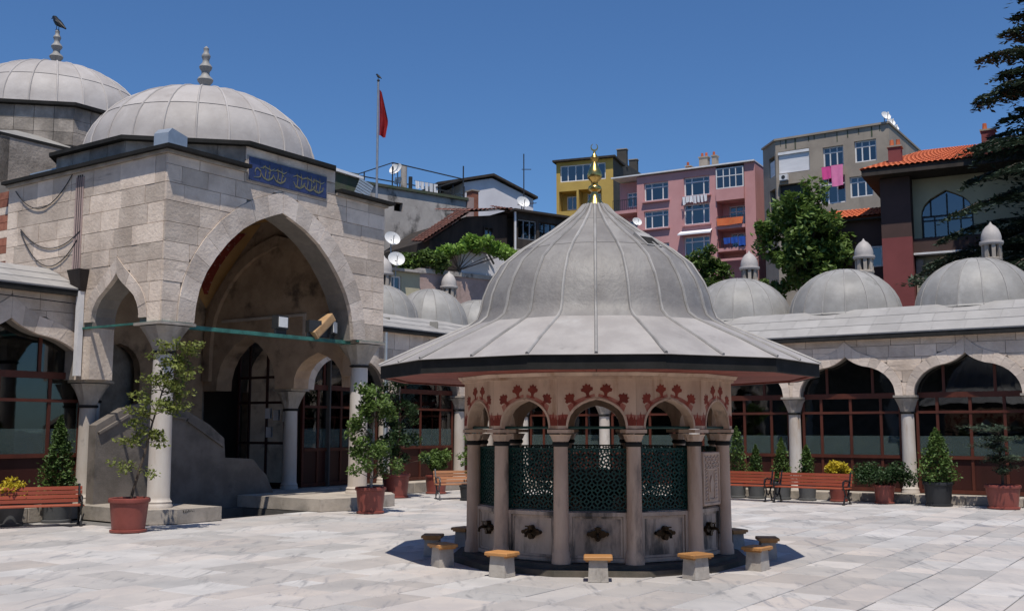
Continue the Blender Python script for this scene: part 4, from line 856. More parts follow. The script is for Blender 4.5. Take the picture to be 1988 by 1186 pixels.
# leaning sapling in the foreground pot
t = potted('leaning sparse sapling in a large red pot before the gatehouse', (-7.48,20.95,0), .39, .66, 'pot_red', 'none', 20); R = random.Random(20)
tr_ = [(0,.0,.55), (.10,.02,.95), (.24,.05,1.5), (.36,.08,2.1), (.52,.1,2.7), (.70,.12,3.2), (.82,.12,3.7)]
MB().tube(tr_, .033, 7, .008).obj('stem', 'bark', t); P = []
for k in range(46):
    u = R.uniform(.22, .98); i = min(5, int(u*6)); b = Vector(tr_[i]).lerp(Vector(tr_[i+1]), u*6-i); a = R.uniform(0, 2*PI); L_ = R.uniform(.25, .62)
    if b.z < 1.5 and R.random() < .4: a = PI
    e = b+Vector((math.cos(a)*L_, math.sin(a)*L_*.7, R.uniform(-.12, .3))); mid = b.lerp(e, .5)+Vector((0,0,.05))
    MB().tube([b, mid, e], .009, 5, .003).obj('branch', 'bark', t)
    for c_ in (mid, e, b.lerp(e, .75)): P += pts_clump(R, 20, c_, .15, .7)
leaves(P, .055, 'leaf_olive', 'foliage', t, 20)
# two leafy potted trees beside the right gatehouse column
for j, (lab, loc, top, w, sd) in enumerate((('leafy young tree in the nearer red pot beside the gatehouse column', (-3.38,25.6,0), 3.0, .62, 21), ('leafy young tree in the red pot behind, pale trunk showing', (-3.40,31.3,0), 3.6, .78, 22))):
    t = potted(lab, loc, .37 if j == 0 else .42, .62 if j == 0 else .70, 'pot_red', 'none', sd); R = random.Random(sd)
    MB().tube([(0,0,.5), (.03,0,1.2), (.05,.0,2.0), (.1,0,top)], .04, 7, .01).obj('stem', 'bark_pale', t); P = []
    for k in range(46):
        z = R.uniform(.95, top); a = R.uniform(0, 2*PI); rr = w*(1.1-.62*abs((z-1.0)/(top-.9))**1.4)*R.uniform(.25, 1.0); c_ = (math.cos(a)*rr+.05, math.sin(a)*rr, z)
        MB().tube([(.04,0,max(.8,z-.35)), (c_[0]*.5,c_[1]*.5,z-.08), c_], .011, 5, .004).obj('branch', 'bark', t); P += pts_clump(R, 85, c_, .2, .8)
    leaves(P, .062, 'leaf_mid' if j == 0 else 'leaf_dark', 'foliage', t, sd)
t = potted('thin sapling in a pot just left of the fountain drum', (-1.25,30.2,0), .24, .42, 'pot_black', 'none', 23); R = random.Random(23); MB().tube([(0,0,.35), (.05,0,1.0), (.02,0,1.7)], .018, 6, .006).obj('stem', 'bark', t); P = []
for k in range(14): P += pts_clump(R, 26, (R.gauss(0,.16), R.gauss(0,.16), R.uniform(.55, 1.75)), .13)
leaves(P, .06, 'leaf_mid', 'foliage', t, 23)

# ------------------------------------------------------------------ big trees
def limb(t, pts, r, r1): MB().tube(pts, r, 7, r1).obj('limb', 'bark', t)
def broadleaf(label, base, zc, rx, rz_, nclump, per, cr, lm, seed, size=.16, trunk=.22):
    t = thing('broadleaf_tree', label, 'tree', base, 0, 'trees beyond the courtyard'); R = random.Random(seed); P = []
    MB().tube([(0,0,0), (.1,.1,(zc-base[2])*.45), (0,.0,zc-base[2]), (.1,0,zc-base[2]+rz_*.6)], trunk, 9, .04).obj('trunk', 'bark', t)
    for k in range(nclump):
        d = Vector((R.gauss(0,1), R.gauss(0,1), R.gauss(0,1))).normalized(); k_ = R.random()**.45
        c_ = Vector((d.x*rx*k_, d.y*rx*k_, zc-base[2]+d.z*rz_*k_)); 
        if k % 3 == 0: limb(t, [(0,0,max(.5,c_.z-1.3)), (c_.x*.5,c_.y*.5,c_.z-.35), c_], .05, .015)
        P += pts_clump(R, per, c_, cr*R.uniform(.7, 1.2), .75)
    leaves(P, size, lm, 'crown', t, seed, 1.9)
    return t
broadleaf('bright broadleaf tree between the far arcade and the grey apartment block', (12.9,46,0), 9.9, 2.05, 2.75, 80, 110, .62, 'leaf_mid', 31, .17)
broadleaf('small olive-green tree in front of the pink building', (9.65,52,2), 9.9, 1.0, 1.25, 26, 110, .45, 'leaf_mid', 32, .13, .1)
broadleaf('low green shrub tree between pink building and chimney', (11.9,50,3), 8.2, .8, .9, 14, 80, .4, 'leaf_mid', 33, .14, .08)
t = thing('cedar_tree', 'tall dark cedar with drooping layered branches at the right edge', 'tree', (20.9,40,0)); R = random.Random(34); P = []
MB().tube([(0,0,0), (.05,0,8), (-.1,0,14), (-.1,0,19.4)], .34, 10, .03).obj('trunk', 'bark', t)
z = 5.2
while z < 19.2:
    for k in range(6):
        a = R.uniform(0, 2*PI); L_ = max(.3, min(4.7, (20.2-z)*.46+.3))*R.uniform(.5, 1.15)
        if k == 0: a = PI+R.uniform(-.5, .5); L_ *= 1.12
        d = Vector((math.cos(a), math.sin(a), 0)); sd = Vector((-d.y, d.x, 0)); zz = z+R.uniform(-.25, .25); pts = [Vector((0,0,zz))+d*(L_*u)+Vector((0,0,.45*u-1.0*u*u*L_/3.4)) for u in (0,.25,.5,.75,1)]
        limb(t, pts, .055, .012)
        for i in range(int(135*L_)):
            u = R.random()**.75; j = min(3, int(u*4)); p_ = pts[j].lerp(pts[j+1], u*4-j); w = .16+.36*(1-abs(u-.45))*min(1, L_/3); q = R.gauss(0, w)
            P.append(tuple(p_+sd*q+Vector((0,0,-.25*abs(q)-.10*R.random()**2+R.gauss(0,.035)))))
    z += R.uniform(.62, .95)
L_ = 6.0                                        # one long low bough reaching left over the arcade roof
pts = [Vector((0,0,8.6)), Vector((-1.8,-.3,8.5)), Vector((-3.6,-.6,8.0)), Vector((-5.0,-.8,7.6)), Vector((-6.0,-.9,7.45))]; limb(t, pts, .07, .012)
for i in range(700): u = R.random(); j = min(3, int(u*4)); p_ = pts[j].lerp(pts[j+1], u*4-j); P.append(tuple(p_+Vector((R.gauss(0,.15), R.gauss(0,.35), R.gauss(-.05,.07)))))
leaves(P, .12, 'leaf_cedar', 'crown', t, 34, 2.4, .55)
# grape vine trailing over the roofs on the left
t = thing('grape_vine', 'bright green grape vine spreading over the old walls left of the fountain', 'vine', (-2.2,43.2,0)); R = random.Random(35); P = []
MB().tube([(0,0,0), (.1,0,5), (0,0,8.6), (.6,0,9.4)], .06, 7, .03).obj('stem', 'bark', t)
for k in range(46):
    u = R.random(); c_ = (-1.9+u*4.5, R.uniform(-.5, .4), 8.85+.75*math.sin(PI*min(1, max(0, (u-.15)*1.15)))*R.uniform(.55, 1.15)+.45*u*(1-u)); P += pts_clump(R, 80, c_, .34, .7)
    if k % 4 == 0: MB().tube([(0,0,8.5), (c_[0]*.6,0,c_[2]-.3), c_], .02, 5, .008).obj('cane', 'bark', t)
leaves(P, .15, 'leaf_fresh', 'foliage', t, 35, 1.2)
t = thing('creeper', 'darker green creeper on the wall below the vine beside the dishes', 'vine', (-4.2,42.2,0)); P = []
MB().tube([(0,.2,0), (0,.2,5), (.2,.1,8.2)], .04, 6, .02).obj('stem', 'bark', t)
for k in range(16): P += pts_clump(R, 70, (R.uniform(-.3, 1.5), R.uniform(-.3, .2), R.uniform(8.35, 9.05)), .3, .7)
leaves(P, .14, 'leaf_mid', 'foliage', t, 36, 1.2)

# ------------------------------------------------------------------ town on the hill behind
def bld(name, label, O_, hd, cat='building'): return thing(name, label, cat, (O_[0], O_[1], 0), math.radians(90-hd))
def bx(root, name, mt, *q): return MB().box(*q).obj(name, mt, root)
def railing(root, x0, x1, z0, z1, y):
    m = MB().bar((x0,y,z1), (x1,y,z1), .04); n = int((x1-x0)/.14)
    for k in range(n+1): m.bar((x0+(x1-x0)*k/n,y,z0), (x0+(x1-x0)*k/n,y,z1-.02), .018)
    return m.obj('railing', 'dark_metal', root)
def tiles(root, name, mt, P, n, rows, amp=.05):
    """pantile slope between eave corners P[0],P[1] and ridge corners P[2],P[3]: rounded rows with stepped courses"""
    a, b, d, c = [Vector(p) for p in (P[0], P[1], P[3], P[2])]; nrm = (b-a).cross(d-a).normalized(); m = MB(); N = n*4; vs = []
    for j in range(rows*2):
        v = ((j+1)//2)/rows; lift = .03 if j % 2 == 0 else 0.
        for i in range(N+1): u = i/N; vs.append(a.lerp(b, u).lerp(d.lerp(c, u), v)+nrm*(amp*abs(math.sin(PI*u*n))+lift))
    f = [(j*(N+1)+i, j*(N+1)+i+1, (j+1)*(N+1)+i+1, (j+1)*(N+1)+i) for j in range(rows*2-1) for i in range(N)]
    m.add(vs, f); m.add([a-nrm*.04, b-nrm*.04, c-nrm*.04, d-nrm*.04], [(3,2,1,0)]); return m.obj(name, mt, root)
def chim(root, x, y, z0, z1, w=.3, mt='brick', pots=1):
    o = bx(root, 'chimney', mt, x-w, x+w, y-.25, y+.25, z0, z1); bx(o, 'chimney_cap', 'plaster_grey', x-w-.05, x+w+.05, y-.3, y+.3, z1, z1+.07)
    for k in range(pots): MB().lathe([(.10,0),(.08,.3)], 10, (x-w*.5+k*w, y, z1+.07)).obj('chimney_pot', 'roof_tile', o)
# pink apartment house
K = bld('pink_apartment_house', 'pink apartment house with white windows, balconies and laundry', (11.27,70), 120)
wins = [(-2.53,-.74,17.46,18.74), (-2.55,-.76,15.54,16.78), (-2.0,-.75,13.2,14.5), (.36,2.18,17.48,18.79), (.33,2.15,15.54,16.95), (.29,2.11,13.35,14.75)]
holes_wall(K, 'wall', -3.05, 2.64, 3, 19.25, wins, 'plaster_pink')
for w in wins: window(K, *w, .17, cols=(.3,.75), rows=(.74,), sill='plaster_pink', fw=.09)
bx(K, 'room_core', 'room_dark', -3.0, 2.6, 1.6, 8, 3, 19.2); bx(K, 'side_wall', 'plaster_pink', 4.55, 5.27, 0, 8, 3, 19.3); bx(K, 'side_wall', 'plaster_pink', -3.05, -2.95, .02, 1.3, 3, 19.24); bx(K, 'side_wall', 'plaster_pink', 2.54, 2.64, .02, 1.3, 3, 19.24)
for (x0, x1, hs) in ((-4.85,-3.052, [(-4.3,-3.15,17.45,18.5), (-4.2,-3.15,15.3,16.5)]), (2.642,4.548, [(3.1,4.45,15.3,16.75), (3.2,4.45,13.7,14.9)])):
    holes_wall(K, 'recess_wall', x0, x1, 3, 19.24, hs, 'plaster_pink', .15, 1.15)
    for w in hs: window(K, *w, 1.25, cols=(.35,.7), fw=.08)
    bx(K, 'recess_core', 'room_dark', x0, x1, 1.9, 8, 3, 19.2)
for (x0, x1, z) in ((-4.85,-3.06,17.0), (-4.85,-3.06,15.0), (2.65,4.54,15.25), (2.65,4.54,13.75)):
    bx(K, 'balcony_slab', 'plaster_pink', x0, x1, -.12, 1.14, z-.22, z); railing(K, x0, x1, z, z+.75 if x0 < 0 else z+.6, -.08)
bx(K, 'bay_base', 'plaster_pink', 2.65, 4.54, -.15, 1.14, 16.92, 17.7); window(K, 2.66, 4.53, 17.72, 19.1, -.08, cols=(.27,.5,.72), rows=(.6,), fw=.07); bx(K, 'bay_room', 'room_dark', 2.7, 4.5, .9, 1.1, 17.7, 19.2)
bx(K, 'floor_band', 'plaster_pink', -3.06, 5.29, -.06, -.004, 12.9, 13.05); bx(K, 'roof_edge', 'white_paint', -4.9, 5.3, -.22, 8.1, 19.31, 19.40)
chim(K, .04, 2.0, 19.4, 20.0, .18); chim(K, 1.15, 2.0, 19.4, 20.5, .3, 'plaster_grey', 2); chim(K, 1.85, 2.2, 19.4, 20.55, .16, 'plaster_grey')
aw = MB().add([(.1,0,15.15),(2.3,0,15.15),(2.35,-.5,14.9),(.05,-.5,14.9)], [(0,1,2,3)]); aw.box(.05, 2.35, -.52, -.5, 14.8, 14.9); aw.obj('awning', 'cloth_white', K)
KM = Matrix.Translation((11.27,70,0)) @ Matrix.Rotation(math.radians(-30), 4, 'Z')
def cloth(label, O_, rz, x0, x1, z0, z1, y, mt, n, seed, group='laundry on the facades'):
    """row of n washed pieces hung from a line, folded by their own weight"""
    t = thing('laundry', label, 'laundry', O_, rz, group); R = random.Random(seed); bx(t, 'line', 'cable', x0-.05, x1+.05, y-.01, y+.01, z1, z1+.015); w = (x1-x0)/n
    for k in range(n):
        a, b = x0+k*w+.02, x0+(k+1)*w-.02; lo = z0+(z1-z0)*R.uniform(0, .35)*(n > 1); m = MB(); c = 8; vs = []
        for j in range(5):
            for i in range(c+1): u = i/c; vs.append((a+(b-a)*u*(1-.06*j/4)+.03*j/4, y-.03*math.sin(u*9+k)*j/4-.02, z1-(z1-lo)*j/4-.02*math.sin(u*5+k)*(j == 4)))
        m.add(vs, [(j*(c+1)+i, j*(c+1)+i+1, (j+1)*(c+1)+i+1, (j+1)*(c+1)+i) for j in range(4) for i in range(c)]); m.obj('garment', mt, t, smooth=True)
cloth('white laundry on a line below the upper pink-house window', (11.27,70,0), math.radians(-30), .35, 2.1, 16.85, 17.42, -.3, 'cloth_white', 7, 1)
cloth('blue cloths over the lowest pink-house balcony', (11.27,70,0), math.radians(-30), 3.1, 4.6, 13.8, 14.4, -.2, 'cloth_blue', 3, 2)
cloth('orange-red cloth over the middle pink-house balcony', (11.27,70,0), math.radians(-30), 2.66, 4.5, 15.25, 15.72, -.2, 'cloth_orange', 1, 3)
bx(K, 'lower_annex', 'plaster_oldpink', .2, 3.2, -2.4, -.05, 3, 11.7); bx(K, 'annex_door', 'white_paint', 2.3, 2.85, -2.46, -2.402, 10.0, 11.6)
# grey apartment block
K = bld('grey_apartment_block', 'grey weathered concrete apartment block with white blinds and angled left bay', (18.66,62), 124)
ws = [(.02,1.25,17.5,18.76), (1.9,3.17,17.56,18.85), (-.25,1.3,15.3,16.95), (1.55,2.9,15.5,16.75)]; bl = [(-2.75,-.8,17.50,18.9), (-2.75,-.87,14.9,16.84)]
holes_wall(K, 'wall', -2.9, 3.92, 3, 19.62, ws+bl, 'plaster_grey')
for w in ws: window(K, *w, .16, cols=(.33,.67), rows=(.72,), fw=.085)
bx(K, 'roller_blind', 'blind_white', -2.73, -.82, .08, .12, 17.55, 18.68); bx(K, 'blind_box', 'white_paint', -2.74, -.81, -.02, .14, 18.69, 18.86); bx(K, 'opening_shade_sheet', 'dark_metal', -2.73, -.9, .3, .34, 14.9, 16.8)  # dark sheet stands in for the shade inside the lower balcony opening
bx(K, 'core', 'room_dark', -2.85, 3.8, 1.5, 8, 3, 19.5); bx(K, 'side_wall', 'plaster_grey', 3.72, 3.915, .02, 9, 3, 19.6); bx(K, 'roof_slab', 'plaster_grey', -2.95, 3.98, -.1, 9, 19.62, 19.74)
for k in range(11): x = -2.7+k*.6+RND.uniform(-.2, .2); bx(K, 'drip_stain', 'moss_edge', x, x+RND.uniform(.03, .09), -.012, -.006, 19.62-RND.uniform(.25, .7), 19.6)
ch = bx(K, 'corner_bay', 'plaster_grey', 0, .001, 0, .001, 3, 3.01); an = math.atan2(-1.6, 1.4)
ch2 = holes_wall(K, 'angled_wall', 0, 2.12, 3, 19.62, [(1.0,1.95,17.5,18.75), (1.0,1.95,14.9,16.7)], 'plaster_grey'); ch2.location = (-4.3,1.6,0); ch2.rotation_euler = (0,0,an)
o = bx(ch2, 'roller_blind', 'blind_white', 1.02, 1.93, .08, .12, 17.5, 18.5); o = bx(ch2, 'opening_shade_sheet', 'dark_metal', 1.02, 1.93, .3, .34, 14.9, 16.7); bx(K, 'bay_back', 'plaster_grey', -4.3, -2.9, 2.2, 8, 3, 19.6); bx(ch2, 'roof_slab', 'plaster_grey', -.02, 2.16, -.1, .8, 19.62, 19.73)  # the bay's lower hole is a dark sheet too, shade given as colour
bpy.data.objects.remove(ch)
cloth('two pink towels hanging from a grey-block window', (18.66,62,0), math.radians(-34), -.02, .6, 16.75, 17.5, -.25, 'cloth_pink', 1, 4); cloth('large pale pink sheet beside the pink towel on the grey block', (18.66,62,0), math.radians(-34), .56, 1.3, 16.25, 17.52, -.3, 'cloth_pale_pink', 1, 5)
t = thing('air_conditioner', 'white air conditioner below the blind on the grey block', 'air conditioner', (Matrix.Translation((18.66,62,0)) @ Matrix.Rotation(math.radians(-34), 4, 'Z')) @ Vector((-2.35,-.02,17.0)), math.radians(-34))
bx(t, 'case', 'white_paint', -.25, .25, -.3, -.03, .05, .4); MB().lathe([(.12,0),(.12,.01)], 14, (0,0,0)).obj('fan_grille', 'dark_metal', t, (0,-.302,.22), (PI/2,0,0)); bx(t, 'bracket', 'steel', -.2, .2, -.28, 0, 0, .048)
# yellow house
K = bld('yellow_house', 'mustard yellow house with window band and recessed balconies', (5.54,82), 110)
lg = [(-1.9,-.45,19.15,20.75), (-.28,1.6,19.15,20.8)]; wb = (-1.8,1.95,21.5,22.85)
holes_wall(K, 'wall', -2.12, 2.55, 3, 23.12, lg+[wb], 'plaster_yellow', 1.0)
window(K, *wb, .12, cols=(.17,.34,.5,.66,.83), rows=(), fw=.09); bx(K, 'core', 'room_dark', -2.1, 2.5, 1.6, 8, 3, 23)
bx(K, 'recess_wall', 'plaster_yellow', -2.1, 2.5, 1.02, 1.1, 18.5, 21); window(K, -1.5, -.6, 19.4, 20.5, .97, (.5,), ()); window(K, .2, 1.3, 19.3, 20.6, .97, (.5,), ())
bx(K, 'roof_edge', 'timber_dark', -2.35, 2.8, -.35, 3, 23.13, 23.28)
sw = MB(); sw.add([(2.56,0,3),(2.56,12,3),(2.56,12,24.3),(2.56,0,23.3),(-2,12,3),(-2,12,24.3),(-2.1,0,23.3)], [(0,1,2,3),(1,4,5,2),(3,2,5,6)]); sw.obj('side_wall', 'plaster_dark', K)
chim(K, 2.2, 4.5, 23.4, 24.9, .4, 'plaster_dark', 0); chim(K, 2.2, 8.5, 23.7, 25.0, .35, 'plaster_dark', 0)
# dark red mansion
K = bld('maroon_mansion', 'maroon and brown mansion with red tile roof and tall arched window', (16.25,44), 118)
bx(K, 'pier', 'plaster_maroon', -.59, .62, 0, 4, 0, 10.02); bx(K, 'pier_upper', 'plaster_brown', -.59, .62, .004, 4, 10.022, 12.6)
wa = [(.95,10.95),(.93,11.2),(.82,11.45),(.60,11.68),(.3,11.86),(0,12.02)]
aw = facade(K, 'arched_wall', .62, 5.2, 10.0, 12.6, .3, [(1.95, [(1.02,10.0)]+[(w*1.07,z) for w, z in wa], None)], (0,.75,0), 0, core_mat='plaster_beige', blocks=False)
window(K, .93, 2.97, 10.02, 11.0, 1.0, (.25,.5,.75), (.78,), 'dark_metal', .07); m = MB().prism([(1.95-w*1.05, z) for w, z in wa]+[(1.95+w*1.05, z) for w, z in wa[-2::-1]], 1.0, 1.02); m.obj('pane', 'glass_far', K)
for x in (1.3,1.95,2.6): bx(K, 'arch_bar', 'dark_metal', x-.03, x+.03, .94, .99, 11.0, 11.9)
bx(K, 'balcony_front', 'plaster_brown', .63, 3.6, .3, .74, 9.35, 9.95); bx(K, 'balcony_edge', 'white_paint', .63, 3.6, .25, .74, 9.26, 9.34); bx(K, 'lower_wall', 'plaster_beige', .63, 5.2, .9, 1.2, 0, 9.25); bx(K, 'lower_pilaster', 'kerb_stone', .66, .95, .6, .88, 0, 9.1); bx(K, 'room', 'room_dark', .65, 5.2, 2.2, 4.5, 0, 12.6)
bx(K, 'side_wall', 'plaster_brown', 5.2, 5.4, .8, 6, 0, 12.6); bx(K, 'eave_soffit', 'timber_dark', -1.2, 6.2, -.75, 7, 12.62, 12.9)
tiles(K, 'tile_roof', 'roof_tile', [(-1.25,-.8,12.9), (6.3,-.8,12.9), (4.6,3.2,14.4), (.9,3.2,14.4)], 34, 12); tiles(K, 'tile_roof_hip', 'roof_tile', [(-1.25,7.0,12.9), (-1.25,-.8,12.9), (.9,3.2,14.4), (.9,3.3,14.4)], 30, 12)
chim(K, .05, .35, 12.9, 13.95, .26, 'plaster_maroon', 2); chim(K, 3.7, .8, 13.2, 14.3, .26, 'plaster_maroon', 1)
bx(K, 'annex_wall', 'plaster_brown', -4.0, -.6, 1.2, 5, 0, 11.1); tiles(K, 'annex_roof', 'roof_tile', [(-4.3,.8,11.2), (-.62,.8,11.2), (-.62,3.2,12.0), (-3.6,3.2,12.0)], 17, 6); bx(K, 'annex_eave', 'timber_dark', -4.25, -.61, .85, 3.3, 11.08, 11.17); window(K, -1.75, -.75, 9.0, 9.9, 1.15, (.5,), (), fw=.06)
# old grey house with roof frame
K = bld('old_grey_house', 'old grey stained house with mossy roof edge and pipe frame on its roof', (-4.48,52), 52)
holes_wall(K, 'wall', -4.6, 2.67, 0, 13.7, [(-1.67,-1.16,12.62,13.07)], 'plaster_old'); bx(K, 'core', 'room_dark', -4.5, 2.6, .8, 6, 0, 13.6); bx(K, 'side_wall', 'plaster_old', 2.4, 2.665, .02, 6, 0, 13.7); bx(K, 'roof_edge', 'moss_edge', -4.7, 2.75, -.12, 6, 13.7, 13.84)
bx(K, 'end_pillar', 'plaster_oldpink', 2.7, 3.1, -.1, .4, 0, 13.9); chim(K, 3.3, .3, 11, 14.3, .2, 'brick', 0)
for x, h in ((-.5,1.4), (-.1,.9)): MB().lathe([(.16 if h > 1 else .10,0),(.16 if h > 1 else .10,h)], 12, (x,1.0,13.84)).obj('flue', 'plaster_old' if h > 1 else 'dark_metal', K)
m = MB()
for p, q in (((-4.4,.3,13.85),(-1.6,.3,15.1)), ((-1.6,.3,15.1),(2.7,.3,14.9)), ((-4.0,1.5,14.5),(2.7,1.5,14.45)), ((2.7,.3,13.85),(2.7,.3,15.6)), ((-3.2,.3,13.85),(-3.2,.3,14.4)), ((0,1.5,13.85),(2.7,.3,14.9)), ((-1.6,.3,13.85),(-1.6,.3,15.1))): m.bar(p, q, .05)
m.obj('pipe_frame', 'dark_metal', K)
cloth('pale laundry on the roof of the old grey house', (-4.48,52,0), math.radians(38), .1, 1.5, 14.0, 14.55, .9, 'cloth_white', 5, 6)
# white gable house
K = bld('white_gable_house', 'white plastered house with low gable roof behind the old grey house', (-1.01,60), 62)
m = MB().prism([(-1.99,0),(-1.99,15.95),(-.17,16.4),(2.56,15.45),(2.56,0)], 0, 7); m.obj('wall', 'plaster_white', K)
MB().prism([(-3.7,15.6),(-1.9,16.05),(-.17,16.5),(2.75,15.45),(2.75,15.58),(-.17,16.64),(-3.7,15.74)], -.25, 7.2).obj('roof', 'timber_dark', K); bx(K, 'porch_wall', 'plaster_white', -3.5, -2.0, .5, 6, 0, 15.0); m = MB()
for x in (-3.5,-2.7,-2.0): m.bar((x,-.1,14.2), (x,-.1,15.7), .06)
m.bar((-3.5,-.1,15.0), (-2.0,-.1,15.2), .05); m.obj('porch_frame', 'dark_metal', K)
# dark timber house
K = bld('dark_timber_house', 'dark timber house with old tiled roof and glazed bay behind the fountain roof', (-.79,47), 55)
bx(K, 'wall', 'timber_dark', -3.4, .7, 0, 5, 0, 10.1); m = MB().prism([(-3.3,10.1),(-1.5,11.35),(.7,11.7),(.7,10.1)], .02, 5); m.obj('upper_wall', 'timber_dark', K)
hs = [(.95,2.0,10.55,11.45), (2.15,3.2,10.55,11.45), (3.35,4.3,10.55,11.45)]; holes_wall(K, 'bay_wall', .7, 4.4, 10.1, 11.75, hs, 'timber_dark', .2, -.5); bx(K, 'bay_base', 'plaster_grey', .7, 4.4, -.49, 4, 0, 10.098)
for h in hs: window(K, *h, -.4, (.33,.66), (), 'timber_dark' if h[0] > 1 else 'steel', .05)
bx(K, 'bay_room', 'room_dark', .8, 4.3, .6, 4, 10.1, 11.7); MB().bar((.75,-.56,9.2), (.75,-.56,11.75), .07).obj('corner_pipe', 'white_paint', K); bx(K, 'bay_roof', 'timber_dark', .6, 4.7, -.75, 4.2, 11.76, 11.86)
tiles(K, 'tile_roof', 'roof_tile_old', [(-3.9,-.4,9.95), (-1.6,-.4,11.5), (-1.5,.9,11.75), (-3.8,.9,10.15)], 14, 4); tiles(K, 'tile_roof_right', 'roof_tile_old', [(-1.6,-.4,11.52), (.75,-.4,11.9), (1.4,3,12.5), (-1.4,3,12.2)], 10, 8); tiles(K, 'tile_roof_back', 'roof_tile_old', [(.8,-.2,11.9), (4.3,-.2,11.9), (3.2,2.5,12.45), (1.4,2.5,12.6)], 14, 8)
window(K, -.6, -.1, 10.3, 11.0, -.03, (.5,), (), 'timber_dark', .05)
# low walls between the arcade and the houses
K = bld('low_pink_house', 'low faded pink house with stained parapet behind the corner domes', (-2.2,43), 52); bx(K, 'wall', 'plaster_oldpink', -1.9, 5.5, 0, 4, 0, 8.2); bx(K, 'parapet', 'plaster_old', -1.95, 5.55, -.06, .3, 8.2, 8.38); bx(K, 'eave_beam', 'timber_dark', .3, 5.5, -.25, -.02, 7.0, 7.15); window(K, .5, .9, 5.6, 6.9, -.03, (), ())
K = bld('beige_house', 'small beige house with a white window beside the gatehouse', (-4.22,41), 52); holes_wall(K, 'wall', -1.6, .72, 0, 8.09, [(-.66,-.14,7.05,7.92)], 'plaster_beige'); window(K, -.66, -.14, 7.05, 7.92, .1, (.45,), ()); bx(K, 'core', 'room_dark', -1.5, .7, .8, 1.5, 0, 8); bx(K, 'roof', 'plaster_old', -1.7, .8, -.2, 1.6, 8.1, 8.2)
K = bld('lavender_wall', 'pale lavender wall with drips of white paint below the vine', (-1.06,44), 52, 'wall'); bx(K, 'wall', 'plaster_white', -1.3, 1.1, 0, .3, 0, 9.3); MB().bar((-.2,-.1,9.6), (.3,-.1,8.9), .06).obj('strut', 'dark_metal', K); MB().bar((.8,-.1,9.7), (1.2,-.1,9.0), .06).obj('strut', 'dark_metal', K)
K = bld('roof_hut', 'small greenish hut with pale roof just behind the gatehouse roof', (-7.2,44.5), 52); bx(K, 'wall', 'moss_edge', -.6, .7, 0, 1.2, 0, 13.0); MB().prism([(-.75,12.95),(.85,12.75),(.85,12.85),(-.75,13.08)], -.15, 1.3).obj('roof', 'white_paint', K); p = MB(); p.x = Matrix.Translation((.6,-.6,12.2)) @ Matrix.Rotation(.4, 4, 'Y') 
for k in range(6): p.box(-.35, .35, -.05, 0, -.35+.12*k, -.26+.12*k)
p.obj('louvre', 'zinc', K); chim(K, -1.35, 1.2, 0, 13.9, .16, 'plaster_old', 0)

# ------------------------------------------------------------------ satellite dishes, antenna, flag, birds
def dish(label, p, r, rz, tilt=.5, mast=1.2):
    t = thing('satellite_dish', label, 'satellite dish', p-Vector((0,0,mast)), rz, 'satellite dishes on the roofs'); m = MB()
    m.x = Matrix.Translation((0,-.05,mast)) @ Matrix.Rotation(PI/2-tilt, 4, 'X')
    n = 20; pr = [(.03,0),(r*.35,.02*r/.4),(r*.7,.09*r/.4),(r,.19*r/.4)]; m.lathe(pr, n, caps=False); m.lathe([(q, z-.012) for q, z in pr], n, caps=False); m.obj('reflector', 'dish_white', t, smooth=True)
    MB().tube([(0,0,0), (0,0,mast)], .03, 7).obj('mast', 'steel', t); d = Vector((0,-math.cos(tilt),math.sin(tilt))); u = Vector((0,math.sin(tilt),math.cos(tilt)))
    h = Vector((0,-.05,mast)); MB().bar(h-u*r*.95+d*.15*r, h+d*r*1.15, .025).obj('arm', 'steel', t); MB().lathe([(.05,0),(.05,.09),(.03,.1)], 8, tuple(h+d*r*1.15-Vector((0,0,.05)))).obj('receiver', 'dish_white', t)
for (px, py, Y, r, rz, mast, lab) in ((772,332,51.5,.35,-.5,.8,'upper satellite dish on the pipe frame of the old grey house'), (776,354,51.6,.24,-.6,.35,'small satellite dish below the roof-frame dish'), (759,467,40.9,.32,.45,1.3,'white satellite dish on the beige house roof, upper of two beside the gatehouse'),
      (768,507,40.6,.33,.3,.6,'white satellite dish on the beige house roof, lower of two beside the gatehouse'), (878,433,46.2,.26,.5,.6,'small satellite dish on the dark tiled roof edge'), (1013,396,47.5,.31,.4,.6,'satellite dish on the dark timber house roof right side'), (1235,433,67.5,.32,.3,.5,'satellite dish on the pink house left balcony'),
      (1717,228,60.0,.30,.3,.5,'top satellite dish on the grey block roof corner'), (1727,240,61.0,.27,.3,.5,'middle satellite dish on the grey block roof corner'), (1735,251,62.0,.25,.3,.5,'lowest satellite dish on the grey block roof corner')):
    dish(lab, site(px, py, Y), r, rz, .5, mast)
t = thing('tv_antenna', 'thin television antenna mast above the dark timber house', 'antenna', (.56,49,11.5)); MB().tube([(0,0,0), (0,0,3.45)], .03, 6).obj('mast', 'dark_metal', t); m = MB(); m.bar((-.1,0,2.7), (.35,0,2.7), .03); m.bar((-.3,0,1.0), (.6,.1,1.1), .03)
for k in range(6): m.bar((-.2+.13*k,-.2,1.02+.012*k), (-.2+.13*k,.2,1.02+.012*k), .02)
m.obj('crossarm', 'dark_metal', t)
t = thing('flagpole', 'tall grey flagpole with limp red flag behind the gatehouse', 'flagpole', (-6.14,47,0)); MB().tube([(0,0,0), (0,0,9), (0,0,17.8)], .075, 10, .05).obj('pole', 'steel', t, smooth=True); MB().lathe([(.02,0),(.07,.05),(.06,.1),(.01,.14)], 10, (0,0,17.8)).obj('pole_cap', 'dark_metal', t)
vs = []; c, rws = 10, 14
